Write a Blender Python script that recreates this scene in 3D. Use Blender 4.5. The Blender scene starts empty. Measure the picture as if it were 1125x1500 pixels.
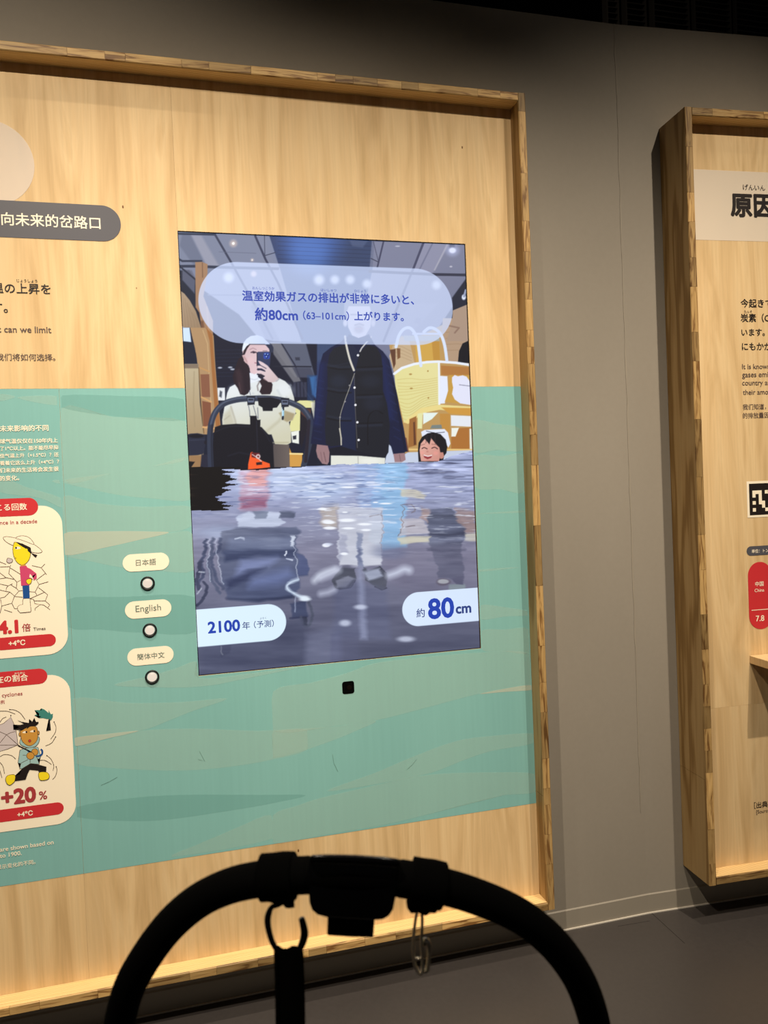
import bpy, bmesh, math, random
import numpy as np
from mathutils import Vector, Matrix
random.seed(4)
S = bpy.context.scene
COL = S.collection

# ------------------------------------------------------------------ camera
FPX = 1127.0
CAMP = np.array([-0.02754, -2.15152, 1.42]); YAW, PIT, ROL = 0.2586535, -0.0232993, -0.0415673
FW = np.array([math.sin(YAW)*math.cos(PIT), math.cos(YAW)*math.cos(PIT), math.sin(PIT)])
R0 = np.cross(FW, [0, 0, 1]); R0 /= np.linalg.norm(R0); U0 = np.cross(R0, FW)
RT = math.cos(ROL)*R0 + math.sin(ROL)*U0
UP = math.cos(ROL)*U0 - math.sin(ROL)*R0
cam = bpy.data.cameras.new('camera'); co = bpy.data.objects.new('camera', cam); COL.objects.link(co)
m = Matrix(((RT[0], UP[0], -FW[0], CAMP[0]), (RT[1], UP[1], -FW[1], CAMP[1]), (RT[2], UP[2], -FW[2], CAMP[2]), (0, 0, 0, 1)))
co.matrix_world = m
cam.sensor_fit = 'VERTICAL'; cam.sensor_height = 36.0; cam.lens = FPX/1500*36.0
cam.clip_start = 0.02; cam.clip_end = 60
cam.dof.use_dof = True; cam.dof.focus_distance = 2.35; cam.dof.aperture_fstop = 9.0
S.camera = co

# ------------------------------------------------------------------ world, lamps, exposure
w = bpy.data.worlds.new('world'); S.world = w; w.use_nodes = True
bg = w.node_tree.nodes['Background']; bg.inputs[0].default_value = (1.0, 0.93, 0.86, 1); bg.inputs[1].default_value = 0.032
S.view_settings.view_transform = 'Standard'; S.view_settings.look = 'None'
S.view_settings.exposure = 0.0; S.view_settings.gamma = 1.0; S.view_settings.use_curve_mapping = False

def spot(name, loc, aim, power, angle, blend=0.6, col=(1.0, 0.865, 0.69), rad=0.02):
    l = bpy.data.lights.new(name, 'SPOT'); l.energy = power; l.spot_size = math.radians(angle); l.spot_blend = blend
    l.color = col; l.shadow_soft_size = rad
    o = bpy.data.objects.new(name, l); COL.objects.link(o); o.location = loc
    o.rotation_euler = (Vector(aim)-Vector(loc)).to_track_quat('-Z', 'Y').to_euler()
    return o
spot('track_spot', (-0.75, -2.20, 3.6), (-0.42, 0, 0.92), 325, 76, 1.0)
spot('track_spot', (0.62, -1.95, 3.6), (0.60, 0, 0.50), 235, 76, 1.0, rad=0.04)
spot('track_spot', (1.80, -1.95, 3.6), (1.65, 0, 0.70), 255, 78, 1.0)
spot('wall_washer', (-0.2, -1.05, 4.2), (-0.1, -0.04, 0.15), 330, 40, 1.0, rad=0.03)
spot('wall_washer', (1.7, -1.15, 4.2), (1.75, -0.12, 0.15), 150, 40, 1.0, rad=0.03)
spot('vent_fill_spot', (0.4, -0.6, 4.3), (1.6, 1.3, 3.2), 28, 70, 1.0)  # unseen fill lamp, added so the louvred vents show faintly

# ------------------------------------------------------------------ colour + materials
def lin(c):
    return tuple((x/255/12.92 if x/255 <= 0.04045 else ((x/255+0.055)/1.055)**2.4) for x in c)
MATS = {}
def mat(name, rgb=None, rough=0.6, metal=0.0, spec=0.3, emit=None):
    if name in MATS: return MATS[name]
    m = bpy.data.materials.new(name); m.use_nodes = True; MATS[name] = m
    b = m.node_tree.nodes['Principled BSDF']
    if rgb is not None: b.inputs['Base Color'].default_value = (*lin(rgb), 1)
    b.inputs['Roughness'].default_value = rough; b.inputs['Metallic'].default_value = metal
    b.inputs['Specular IOR Level'].default_value = spec
    if emit is not None:
        b.inputs['Base Color'].default_value = (0.01, 0.01, 0.01, 1)
        b.inputs['Emission Color'].default_value = (*lin(emit), 1); b.inputs['Emission Strength'].default_value = 1.0
    return m
def N(m, t, **k):
    n = m.node_tree.nodes.new(t)
    for a, v in k.items(): setattr(n, a, v)
    return n
def L(m, a, b): m.node_tree.links.new(a, b)
def noise_mat(name, stops, scale, rough=0.6, spec=0.3, detail=5.0, dist=0.0, fine=None, bump=0.0, rand=0.0, wave=None, metal=0.0, fine_amt=0.12):
    """procedural colour: stretched noise -> ramp, optional fine streaks, optional growth rings, per-object tone"""
    m = mat(name, None, rough, metal, spec); b = m.node_tree.nodes['Principled BSDF']
    tc = N(m, 'ShaderNodeTexCoord'); src = tc.outputs['Object']
    oi = N(m, 'ShaderNodeObjectInfo')
    if rand:
        mu = N(m, 'ShaderNodeVectorMath', operation='SCALE'); mu.inputs[0].default_value = (7.3, 3.1, 11.7)
        L(m, oi.outputs['Random'], mu.inputs['Scale'])
        ad = N(m, 'ShaderNodeVectorMath', operation='ADD'); L(m, src, ad.inputs[0]); L(m, mu.outputs[0], ad.inputs[1]); src = ad.outputs[0]
    mp = N(m, 'ShaderNodeMapping'); mp.inputs['Scale'].default_value = scale; L(m, src, mp.inputs[0])
    if wave:
        nz = N(m, 'ShaderNodeTexWave', wave_type='BANDS', bands_direction=wave[0]); nz.inputs['Scale'].default_value = wave[1]
        nz.inputs['Distortion'].default_value = wave[2]; nz.inputs['Detail'].default_value = 3; nz.inputs['Detail Scale'].default_value = 0.7
        L(m, mp.outputs[0], nz.inputs['Vector']); fac = nz.outputs['Fac'] if 'Fac' in nz.outputs else nz.outputs[1]
    else:
        nz = N(m, 'ShaderNodeTexNoise'); nz.inputs['Scale'].default_value = 1.0; nz.inputs['Detail'].default_value = detail
        nz.inputs['Distortion'].default_value = dist; L(m, mp.outputs[0], nz.inputs['Vector']); fac = nz.outputs[0]
    rp = N(m, 'ShaderNodeValToRGB'); L(m, fac, rp.inputs[0]); e = rp.color_ramp.elements
    while len(e) < len(stops): e.new(0.5)
    for el, (p, c) in zip(e, stops): el.position = p; el.color = (*lin(c), 1)
    out = rp.outputs[0]
    if fine:
        mp2 = N(m, 'ShaderNodeMapping'); mp2.inputs['Scale'].default_value = fine; L(m, src, mp2.inputs[0])
        n2 = N(m, 'ShaderNodeTexNoise'); n2.inputs['Scale'].default_value = 1.0; n2.inputs['Detail'].default_value = 3; L(m, mp2.outputs[0], n2.inputs['Vector'])
        mr = N(m, 'ShaderNodeMapRange'); mr.inputs[1].default_value = 0.3; mr.inputs[2].default_value = 0.7
        mr.inputs[3].default_value = 1-fine_amt; mr.inputs[4].default_value = 1+fine_amt; L(m, n2.outputs[0], mr.inputs[0])
        vm = N(m, 'ShaderNodeVectorMath', operation='SCALE'); L(m, out, vm.inputs[0]); L(m, mr.outputs[0], vm.inputs['Scale']); out = vm.outputs[0]
    if rand:
        mr = N(m, 'ShaderNodeMapRange'); mr.inputs[3].default_value = 1-rand; mr.inputs[4].default_value = 1+rand*0.5; L(m, oi.outputs['Random'], mr.inputs[0])
        vm = N(m, 'ShaderNodeVectorMath', operation='SCALE'); L(m, out, vm.inputs[0]); L(m, mr.outputs[0], vm.inputs['Scale']); out = vm.outputs[0]
    L(m, out, b.inputs['Base Color'])
    if bump:
        bp = N(m, 'ShaderNodeBump'); bp.inputs['Strength'].default_value = bump; bp.inputs['Distance'].default_value = 0.002
        L(m, fac, bp.inputs['Height']); L(m, bp.outputs[0], b.inputs['Normal'])
    return m

M_PLY = noise_mat('plywood', [(0.30, (202, 170, 122)), (0.47, (218, 187, 139)), (0.60, (225, 196, 149)), (0.75, (210, 178, 129))], (8, 8, 0.9),
                  0.55, 0.25, 8, 3.0, fine=(170, 170, 3.5), fine_amt=0.045, rand=0.05)
M_PLY2 = M_PLY
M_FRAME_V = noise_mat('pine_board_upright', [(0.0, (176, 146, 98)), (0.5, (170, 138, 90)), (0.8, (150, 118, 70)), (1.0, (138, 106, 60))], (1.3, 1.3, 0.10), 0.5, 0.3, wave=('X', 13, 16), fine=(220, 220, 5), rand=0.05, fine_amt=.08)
M_FRAME_H = noise_mat('pine_board_level', [(0.0, (240, 210, 154)), (0.5, (236, 204, 146)), (0.85, (216, 176, 112)), (1.0, (196, 152, 90))], (0.06, 1.6, 1.6), 0.5, 0.3, wave=('Y', 34, 6), fine=(5, 220, 220), rand=0.03, fine_amt=.06)  # paler than the uprights: the bright light on the ledge is put into the colour
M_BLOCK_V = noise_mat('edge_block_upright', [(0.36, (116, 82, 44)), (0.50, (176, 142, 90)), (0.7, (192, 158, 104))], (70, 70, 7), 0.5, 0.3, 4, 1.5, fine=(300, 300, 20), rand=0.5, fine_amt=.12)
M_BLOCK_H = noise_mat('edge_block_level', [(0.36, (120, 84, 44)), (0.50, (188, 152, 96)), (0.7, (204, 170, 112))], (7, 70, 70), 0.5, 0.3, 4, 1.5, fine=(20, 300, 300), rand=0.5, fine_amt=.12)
M_WALL = noise_mat('grey_painted_wall', [(0.3, (141, 134, 123)), (0.7, (147, 140, 129))], (2.5, 2.5, 1.2), 0.75, 0.15, 4, fine=(60, 60, 60), fine_amt=0.015, bump=0.02)
M_BASE = mat('grey_vinyl_baseboard', (143, 136, 124), 0.45, 0, 0.35)
M_BEAD = mat('pale_sealant', (205, 198, 186), 0.5)
M_FLOOR = noise_mat('dark_floor', [(0.3, (59, 55, 54)), (0.7, (67, 63, 61))], (1.3, 1.3, 1.3), 0.38, 0.45, 6, fine=(70, 70, 70), fine_amt=0.05)
M_SEAM = mat('dark_joint', (40, 36, 34), 0.8)
M_CEIL = mat('black_ceiling', (10, 10, 11), 0.9)
M_VENT = mat('black_metal_louvre', (70, 66, 62), 0.45, 0.3, 0.4)
M_TEAL = noise_mat('teal_film', [(0.3, (126, 180, 177)), (0.7, (133, 187, 183))], (3, 3, 1), 0.5, 0.25, 4, fine=(120, 120, 4), fine_amt=0.02)
def film(name, rgb, a):
    m = mat(name, rgb, 0.5); b = m.node_tree.nodes['Principled BSDF']; b.inputs['Alpha'].default_value = a; return m
M_BANDL = film('pale_wave_print', (206, 226, 212), 0.19)
M_BANDXL = film('cream_wave_print', (232, 228, 206), 0.42)
M_BANDD = film('deep_wave_print', (92, 160, 154), 0.15)
M_CREAM = mat('cream_print', (254, 242, 218), 0.5)
M_DISC = film('pale_disc_print', (236, 226, 214), 0.6)
M_BANDT = film('pale_title_print', (238, 226, 208), 0.75)
M_SLATE = mat('slate_print', (84, 84, 92), 0.5)
M_RED = mat('red_print', (206, 52, 58), 0.5)
M_INK = mat('black_ink', (34, 27, 26), 0.5)
M_GREY = mat('brown_grey_ink', (96, 80, 74), 0.5)
M_RINK = mat('dark_red_ink', (172, 62, 66), 0.5)
M_LINE = mat('thin_line_ink', (84, 66, 50), 0.5)
M_GG = mat('grey_green_ink', (116, 134, 122), 0.5)
M_YEL = mat('yellow_print', (250, 224, 40), 0.5)
M_MAG = mat('magenta_print', (208, 74, 116), 0.5)
M_BLUE = mat('blue_print', (30, 80, 150), 0.5)
M_OCH = mat('ochre_print', (206, 150, 66), 0.5)
M_SKY = mat('pale_blue_print', (160, 196, 196), 0.5)
M_LILAC = mat('lilac_print', (208, 196, 196), 0.5)
M_PALM = mat('palm_green_print', (66, 136, 128), 0.5)
M_LUM = mat('lit_button', (246, 236, 222), 0.4, emit=(236, 218, 200))
M_BLK = mat('black_plastic', (14, 13, 13), 0.4, 0, 0.4)
M_GLASS = mat('dark_lens', (20, 14, 12), 0.1, 0, 0.6)
M_FOAM = mat('black_foam', (5, 5, 5), 0.9, 0, 0.04)
M_GLOSS = mat('gloss_black_plastic', (8, 8, 10), 0.22, 0, 0.35)
M_WEB = mat('black_webbing', (5, 5, 5), 0.95, 0, 0.03)
M_CHROME = mat('brushed_metal', (225, 215, 196), 0.4, 1.0)
M_SBLUE = mat('screen_blue_lettering', emit=(20, 62, 176))
M_SBLUE2 = mat('screen_navy_lettering', emit=(40, 62, 130))

# ------------------------------------------------------------------ mesh helpers
def mesh_obj(name, verts, faces, m, parent=None, smooth=False, off=None):
    me = bpy.data.meshes.new(name); 
    v = np.array(verts, float)
    if parent is not None:
        p = parent; t = np.zeros(3)
        while p is not None: t += np.array(p.location); p = p.parent
        v = v - t
    me.from_pydata([tuple(q) for q in v], [], faces); me.update()
    if m: me.materials.append(m)
    if smooth:
        for f in me.polygons: f.use_smooth = True
    o = bpy.data.objects.new(name, me); COL.objects.link(o)
    if parent is not None: o.parent = parent
    return o
def tag(o, label=None, cat=None, group=None, kind=None):
    if label: o['label'] = label
    if cat: o['category'] = cat
    if group: o['group'] = group
    if kind: o['kind'] = kind
    return o
def empty(name, loc, label=None, cat=None, **k):
    o = bpy.data.objects.new(name, None); COL.objects.link(o); o.location = loc; o.empty_display_size = 0.05
    return tag(o, label, cat, **k)
class MB:
    def __init__(s): s.v = []; s.f = []
    def add(s, v, f):
        n = len(s.v); s.v += [tuple(q) for q in v]; s.f += [tuple(i+n for i in q) for q in f]
    def box8(s, c): s.add(c, [(0, 3, 2, 1), (4, 5, 6, 7), (0, 1, 5, 4), (1, 2, 6, 5), (2, 3, 7, 6), (3, 0, 4, 7)])
    def build(s, name, m, parent=None, smooth=False): return mesh_obj(name, s.v, s.f, m, parent, smooth)

class Plane:
    """a wall-like plane: origin, horizontal direction, normal towards the viewer"""
    def __init__(s, o, dx, n): s.o = np.array(o, float); s.dx = np.array(dx, float); s.n = np.array(n, float)
    def P(s, u, z, off=0.0): return s.o + s.dx*u + np.array([0, 0, z]) + s.n*off
    def uv(s, px, py, off=0.0):
        d = FW + RT*(px-562.5)/FPX - UP*(py-750)/FPX
        o = s.o + s.n*off; t = ((o-CAMP) @ s.n)/(d @ s.n); X = CAMP + d*t
        return float((X-s.o) @ s.dx), float(X[2])
    def box(s, mb, u0, u1, z0, z1, a, b):
        """box between offsets a (back) and b (front)"""
        mb.box8([s.P(u0, z0, b), s.P(u1, z0, b), s.P(u1, z0, a), s.P(u0, z0, a), s.P(u0, z1, b), s.P(u1, z1, b), s.P(u1, z1, a), s.P(u0, z1, a)])
A5 = -0.0557
PL = Plane((0, 0, 0), (1, 0, 0), (0, -1, 0))
cr, sr = math.cos(math.radians(-3.725)), math.sin(math.radians(-3.725))
RN = (sr, -cr, 0)
PR = Plane(np.array([1.530, -0.085, 0]) - 0.055*np.array(RN), (cr, sr, 0), RN)     # surface of the second panel

def flat(name, pl, pts, off, m, parent):
    """flat printed shape (ngon, triangulated)"""
    bm = bmesh.new(); vs = [bm.verts.new(pl.P(u, z, off)) for u, z in pts]
    try: f = bm.faces.new(vs)
    except Exception: bm.free(); return None
    bmesh.ops.triangulate(bm, faces=[f]); v = [tuple(q.co) for q in bm.verts]
    bm.verts.index_update(); fs = [tuple(q.index for q in ff.verts) for ff in bm.faces]; bm.free()
    # face the viewer
    a, b, c = [np.array(v[i]) for i in fs[0]]
    tot = 0
    for q in fs:
        a, b, c = [np.array(v[i]) for i in q]; tot += np.cross(b-a, c-a) @ pl.n
    if tot < 0: fs = [q[::-1] for q in fs]
    return mesh_obj(name, v, fs, m, parent)
def rr(u0, u1, z0, z1, r, k=10):
    r = min(r, (u1-u0)/2, (z1-z0)/2); P = []
    for cx, cz, a in ((u1-r, z1-r, 0), (u0+r, z1-r, 90), (u0+r, z0+r, 180), (u1-r, z0+r, 270)):
        for i in range(k+1):
            t = math.radians(a+90*i/k); P.append((cx+r*math.cos(t), cz+r*math.sin(t)))
    return P
def ell(cx, cz, a, b, k=20, rot=0):
    c, s = math.cos(rot), math.sin(rot)
    return [(cx+a*math.cos(t)*c-b*math.sin(t)*s, cz+a*math.cos(t)*s+b*math.sin(t)*c) for t in [2*math.pi*i/k for i in range(k)]]
def cat(pts, n=6, closed=False):
    """Catmull-Rom smoothing of 2-D or 3-D points"""
    P = [np.array(p, float) for p in pts]; out = []; N_ = len(P)
    rng = range(N_) if closed else range(N_-1)
    for i in rng:
        if closed: p0, p1, p2, p3 = P[i-1], P[i], P[(i+1) % N_], P[(i+2) % N_]
        else: p0, p1, p2, p3 = P[max(i-1, 0)], P[i], P[i+1], P[min(i+2, N_-1)]
        for j in range(n):
            t = j/n
            out.append(0.5*((2*p1)+(-p0+p2)*t+(2*p0-5*p1+4*p2-p3)*t*t+(-p0+3*p1-3*p2+p3)*t**3))
    if not closed: out.append(P[-1])
    return out
def stroke_mb(mb, pl, pts, wdt, off):
    """ribbon along plane points"""
    P = [np.array(p) for p in pts]
    Lf, Rt = [], []
    for i, p in enumerate(P):
        d = P[min(i+1, len(P)-1)]-P[max(i-1, 0)]; d = d/(np.linalg.norm(d)+1e-9); n = np.array([-d[1], d[0]])*wdt/2
        Lf.append(p+n); Rt.append(p-n)
    v = [pl.P(*q, off) for q in Lf]+[pl.P(*q, off) for q in Rt]; n = len(P)
    mb.add(v, [(i, i+n, i+n+1, i+1) for i in range(n-1)])

def text_mesh(s, weight=0.0):
    cu = bpy.data.curves.new('t', 'FONT'); cu.body = s; cu.size = 1.0; cu.offset = weight; cu.resolution_u = 3; cu.fill_mode = 'FRONT'
    o = bpy.data.objects.new('t', cu); COL.objects.link(o)
    dg = bpy.context.evaluated_depsgraph_get(); me = bpy.data.meshes.new_from_object(o.evaluated_get(dg))
    n = len(me.vertices); v = np.zeros(n*3); me.vertices.foreach_get('co', v); v = v.reshape(-1, 3)
    f = [tuple(p.vertices) for p in me.polygons]
    bpy.data.objects.remove(o); bpy.data.curves.remove(cu); bpy.data.meshes.remove(me)
    return v, f
def text(pl, s, p0, p1, m, parent, off=0.0012, weight=0.0, vis=None, anchor='L', squeeze=None, name='lettering'):
    """line of lettering whose visible part runs from p0 to p1 (level line, y = middle of the letters)"""
    u0, z0 = pl.uv(*p0); u1, z1 = pl.uv(*p1); zc = (z0+z1)/2
    v, f = text_mesh(s)
    vv = text_mesh(vis)[0] if vis else v
    wv = vv[:, 0].max()-vv[:, 0].min(); sc = (u1-u0)/wv
    x = (v[:, 0]-v[:, 0].min())*sc+u0 if anchor == 'L' else (v[:, 0]-v[:, 0].max())*sc+u1
    yc = (vv[:, 1].max()+vv[:, 1].min())/2
    y = (v[:, 1]-yc)*sc*(squeeze or 1)+zc
    P = pl.o[None]+pl.dx[None]*x[:, None]+pl.n[None]*off; P = P+np.array([0, 0, 1])[None]*y[:, None]
    a, b, c = P[f[0][0]], P[f[0][1]], P[f[0][2]]
    if np.cross(b-a, c-a) @ pl.n < 0: f = [q[::-1] for q in f]
    if weight > 0:                                      # heavier strokes: the letters overprinted with small shifts
        W = weight*sc*1.15; P0, f0 = P, f; Pn = [P0]; fn = list(f0); n = len(P0)
        K = 4 if weight < .02 else 8
        for k in range(K):
            t = 2*math.pi*(k+.5)/K
            Pn.append(P0+(pl.dx*math.cos(t)+np.array([0, 0, 1])*math.sin(t))[None]*W+pl.n[None]*.000012*(k+1)); fn += [tuple(i+n*(k+1) for i in q) for q in f0]
        P, f = np.concatenate(Pn), fn
    return mesh_obj(name, P, f, m, parent)

# ------------------------------------------------------------------ structure
XC = 1.405; YW = 0.070
PWL = Plane((0, YW, 0), (1, 0, 0), (0, -1, 0))
PWR = Plane((XC, YW, 0), (cr, sr, 0), RN)
def struct(name, mb, m, parent=None): return tag(mb.build(name, m, parent), kind='structure')
mb = MB(); PWL.box(mb, -4.5, XC, 0, 2.90, -0.12, 0); wl = struct('wall_left', mb, M_WALL)
mb = MB(); PWR.box(mb, 0.0, 4.2, 0, 2.90, -0.12, 0); wr = struct('wall_right', mb, M_WALL)
# uneven painted joint where the two wall faces meet
mb = MB(); random.seed(8)
zs = [i*2.90/60 for i in range(61)]
jo = [(random.uniform(-.0012, .0012), random.uniform(.0006, .0028)) for _ in zs]
for (z0, (d0, w0)), (z1, (d1, w1)) in zip(zip(zs, jo), list(zip(zs, jo))[1:]):
    if z0 < .35 and random.random() < .6: continue
    c0 = -0.012+d0; c1 = -0.012+d1
    mb.add([PWR.P(c0-w0, z0, .0022), PWR.P(c0+w0, z0, .0022), PWR.P(c1+w1, z1, .0022), PWR.P(c1-w1, z1, .0022)], [(0, 1, 2, 3)])
tr = struct('trim_1', mb, mat('pale_paint_ridge', (148, 140, 127), 0.7)); tag(tr, 'pale uneven ridge of paint running down the wall corner')
def baseboard(name, pl, u0, u1):
    mb = MB(); t = 0.004
    for a, b, z0, z1 in ((0, t, 0.0, 0.061),): pl.box(mb, u0, u1, z0, z1, a, b)
    mb.add([pl.P(u0, .061, t), pl.P(u1, .061, t), pl.P(u1, .0645, 0.0006), pl.P(u0, .0645, 0.0006)], [(0, 1, 2, 3)])
    o = struct(name, mb, M_BASE)
    mb = MB(); pl.box(mb, u0, u1, 0.0, 0.0035, t, t+0.004); mb.build('sealant_bead', M_BEAD, o)
    return o
baseboard('baseboard_left', PWL, -4.5, XC); baseboard('baseboard_right', PWR, 0, 4.2)
mb = MB(); mb.box8([(-5, -6, -.05), (6, -6, -.05), (6, 3, -.05), (-5, 3, -.05), (-5, -6, 0), (6, -6, 0), (6, 3, 0), (-5, 3, 0)])
fl = struct('floor', mb, M_FLOOR)
mb = MB()
PF = lambda px, py: (lambda d: CAMP+d*(-CAMP[2]/d[2]))(FW+RT*(px-562.5)/FPX-UP*(py-750)/FPX)
def fline(p, q, wd=0.0022):
    a, b = PF(*p), PF(*q); d = (b-a)/np.linalg.norm(b-a); n = np.array([-d[1], d[0], 0])*wd/2; z = np.array([0, 0, .0003])
    mb.add([a-n+z, b-n+z, b+n+z, a+n+z], [(0, 1, 2, 3)])
fline((955, 1338), (1003, 1382)); fline((905, 1357), (952, 1349), .0015)
mb.build('floor_joint', M_SEAM, fl)
mb = MB(); mb.box8([(-5, -6, 4.6), (6, -6, 4.6), (6, 3, 4.6), (-5, 3, 4.6), (-5, -6, 4.7), (6, -6, 4.7), (6, 3, 4.7), (-5, 3, 4.7)])
struct('ceiling', mb, M_CEIL)
mb = MB(); mb.box8([(-5, 2.9, 0), (6, 2.9, 0), (6, 3, 0), (-5, 3, 0), (-5, 2.9, 4.6), (6, 2.9, 4.6), (6, 3, 4.6), (-5, 3, 4.6)])
struct('wall_back', mb, M_CEIL)

# louvred vents high on the dark wall behind the partition
PV = Plane((0, 1.3, 0), (1, 0, 0), (0, -1, 0))
vent_lab = ['narrow black louvred vent above the wall corner, leftmost of five', 'second black louvred vent from the left above the partition',
            'black louvred vent above the partition, middle one of five', 'fourth black louvred vent from the left above the right panel',
            'rightmost black louvred vent above the right panel at the top edge']
for i, (x0, x1) in enumerate(((890, 904), (918, 944), (958, 1007), (1018, 1068), (1078, 1126))):
    u0, zb = PV.uv(x0, 46+i*2); u1, _ = PV.uv(x1, 46+i*2); zb -= 0.10; h = 0.46
    v = empty('louvred_vent', tuple(PV.P((u0+u1)/2, zb, 0)), vent_lab[i], 'vent', group='black louvred vents above the partition')
    mb = MB(); PV.box(mb, u0-.008, u0, zb, zb+h, -.03, .012); PV.box(mb, u1, u1+.008, zb, zb+h, -.03, .012)
    PV.box(mb, u0-.008, u1+.008, zb-.01, zb, -.03, .012); PV.box(mb, u0-.008, u1+.008, zb+h, zb+h+.01, -.03, .012); PV.box(mb, u0, u1, zb, zb+h, -.034, -.03)
    mb.build('vent_frame', M_VENT, v)
    mb = MB(); PV.box(mb, (u0+u1)/2-.01, (u0+u1)/2+.01, zb+h, 4.6, -.02, 0); mb.build('hanger', M_VENT, v)
    z = zb+.01
    while z < zb+h-.02:
        mb = MB(); a = .0105
        mb.box8([PV.P(u0, z, .012), PV.P(u1, z, .012), PV.P(u1, z+.018, -.02), PV.P(u0, z+.018, -.02),
                 PV.P(u0, z+.004, .012), PV.P(u1, z+.004, .012), PV.P(u1, z+.022, -.02), PV.P(u0, z+.022, -.02)])
        mb.build('slat', M_VENT, v); z += .029

# ------------------------------------------------------------------ framed wooden panels
def edge_run(pl, parent, axis, a0, a1, b0, b1, off, m):
    """glued blocks along the front edge of a frame board; axis 'z' or 'u'"""
    t = a0
    ch = 0.0022
    while t < a1-1e-6:
        ln = random.choice((.05, .07, .09, .11, .14, .18)); e = min(t+ln, a1)
        if a1-e < .03: e = a1
        q = 0.0003; d = off+0.004+random.uniform(-.0003, .0003)
        prof = [(b0, off-.0005), (b0, d-ch), (b0+ch, d), (b1-ch, d), (b1, d-ch), (b1, off-.0005)]
        v = []
        for s_ in (t+q, e-q):
            for b_, o_ in prof: v.append(pl.P(b_, s_, o_) if axis == 'z' else pl.P(s_, b_, o_))
        f = [(i, i+1, i+7, i+6) for i in range(5)]+[tuple(range(5, -1, -1)), tuple(range(6, 12))]
        if axis == 'u': f = [x[::-1] for x in f]
        mesh_obj('edge_block', v, f, m, parent); t = e
def framed(pl, root, u0, u1, z0, z1, t, back, depth, joint=None, vis_u=None):
    """four frame boards with block edges. u0..z1 = outer size, t = thickness"""
    off = depth-.004
    for (a, b) in ((u0, u0+t), (u1-t, u1)):
        mb = MB()
        if joint: pl.box(mb, a, b, z0, joint-.0006, -back, off); pl.box(mb, a, b, joint+.0006, z1, -back, off)
        else: pl.box(mb, a, b, z0, z1, -back, off)
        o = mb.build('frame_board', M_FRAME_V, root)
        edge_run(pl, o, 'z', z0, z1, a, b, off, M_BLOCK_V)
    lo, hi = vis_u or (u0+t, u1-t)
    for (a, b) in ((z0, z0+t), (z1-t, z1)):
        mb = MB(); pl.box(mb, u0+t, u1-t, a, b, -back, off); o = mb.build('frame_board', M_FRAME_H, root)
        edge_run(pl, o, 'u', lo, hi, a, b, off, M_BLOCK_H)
def sheet(pl, root, u0, u1, z0, z1, hole=None, th=0.012, name='plywood_sheet', m=None, off=0.0, g=0.00015):
    us = [u0+g, u1-g]; zs = [z0+g, z1-g]
    if hole:
        for h in hole[:2]:
            if u0+g < h < u1-g: us.append(h)
        for h in hole[2:]:
            if z0+g < h < z1-g: zs.append(h)
    us.sort(); zs.sort(); mb = MB()
    for i in range(len(us)-1):
        for j in range(len(zs)-1):
            cu, cz = (us[i]+us[i+1])/2, (zs[j]+zs[j+1])/2
            if hole and hole[0] < cu < hole[1] and hole[2] < cz < hole[3]: continue
            pl.box(mb, us[i], us[i+1], zs[j], zs[j+1], off-th, off)
    return mb.build(name, m or M_PLY, root)

SW = 0.825; SZ0 = 0.9453; SZ1 = SZ0+1.2055
HOLE = (0.0, SW, SZ0, SZ1)
OU0, OU1, OZ0, OZ1, TH = -1.75, 1.0095, 0.1475, 2.5815, 0.0235
IU1, IZ0, IZ1 = OU1-TH, OZ0+TH, OZ1-TH
p1 = empty('exhibit_panel', (-0.37, 0.03, OZ0), 'large wooden exhibit panel with teal wave print and a screen, on the left', 'panel')
framed(PL, p1, OU0, OU1, OZ0, OZ1, TH, 0.068, 0.055, joint=PL.uv(790, 1157)[1], vis_u=(-.75, OU1-TH))
TZ1, TZ0 = 1.7286, 0.4535
sheet(PL, p1, OU0+TH, 0.0, TZ1, IZ1, HOLE); sheet(PL, p1, 0.0, IU1, TZ1, IZ1, HOLE)
SEAM = -0.317; S2 = PL.uv(612, 1150)[0]
sheet(PL, p1, OU0+TH, SEAM, IZ0, TZ1, HOLE); sheet(PL, p1, SEAM, S2, IZ0, TZ1, HOLE); sheet(PL, p1, S2, IU1, IZ0, TZ1, HOLE)
tf = sheet(PL, p1, OU0+TH, SEAM, TZ0, TZ1, None, .0003, 'teal_film', M_TEAL, .0004, g=.0003); tag(tf, 'left sheet of the teal wave print')
tf2 = sheet(PL, p1, SEAM, IU1, TZ0, TZ1, HOLE, .0003, 'teal_film', M_TEAL, .0004, g=.0003); tag(tf2, 'teal wave print around the screen')
def Z(ox, oy, s): return lambda pts: [(ox+x/s, oy+y/s) for x, y in pts]
z1_, z2_, z3_, z4_, z5_ = Z(90, 560, 3.41), Z(90, 960, 3.125), Z(400, 940, 2.8125), Z(680, 560, 3.75), Z(0, 560, 3.485)
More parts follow.
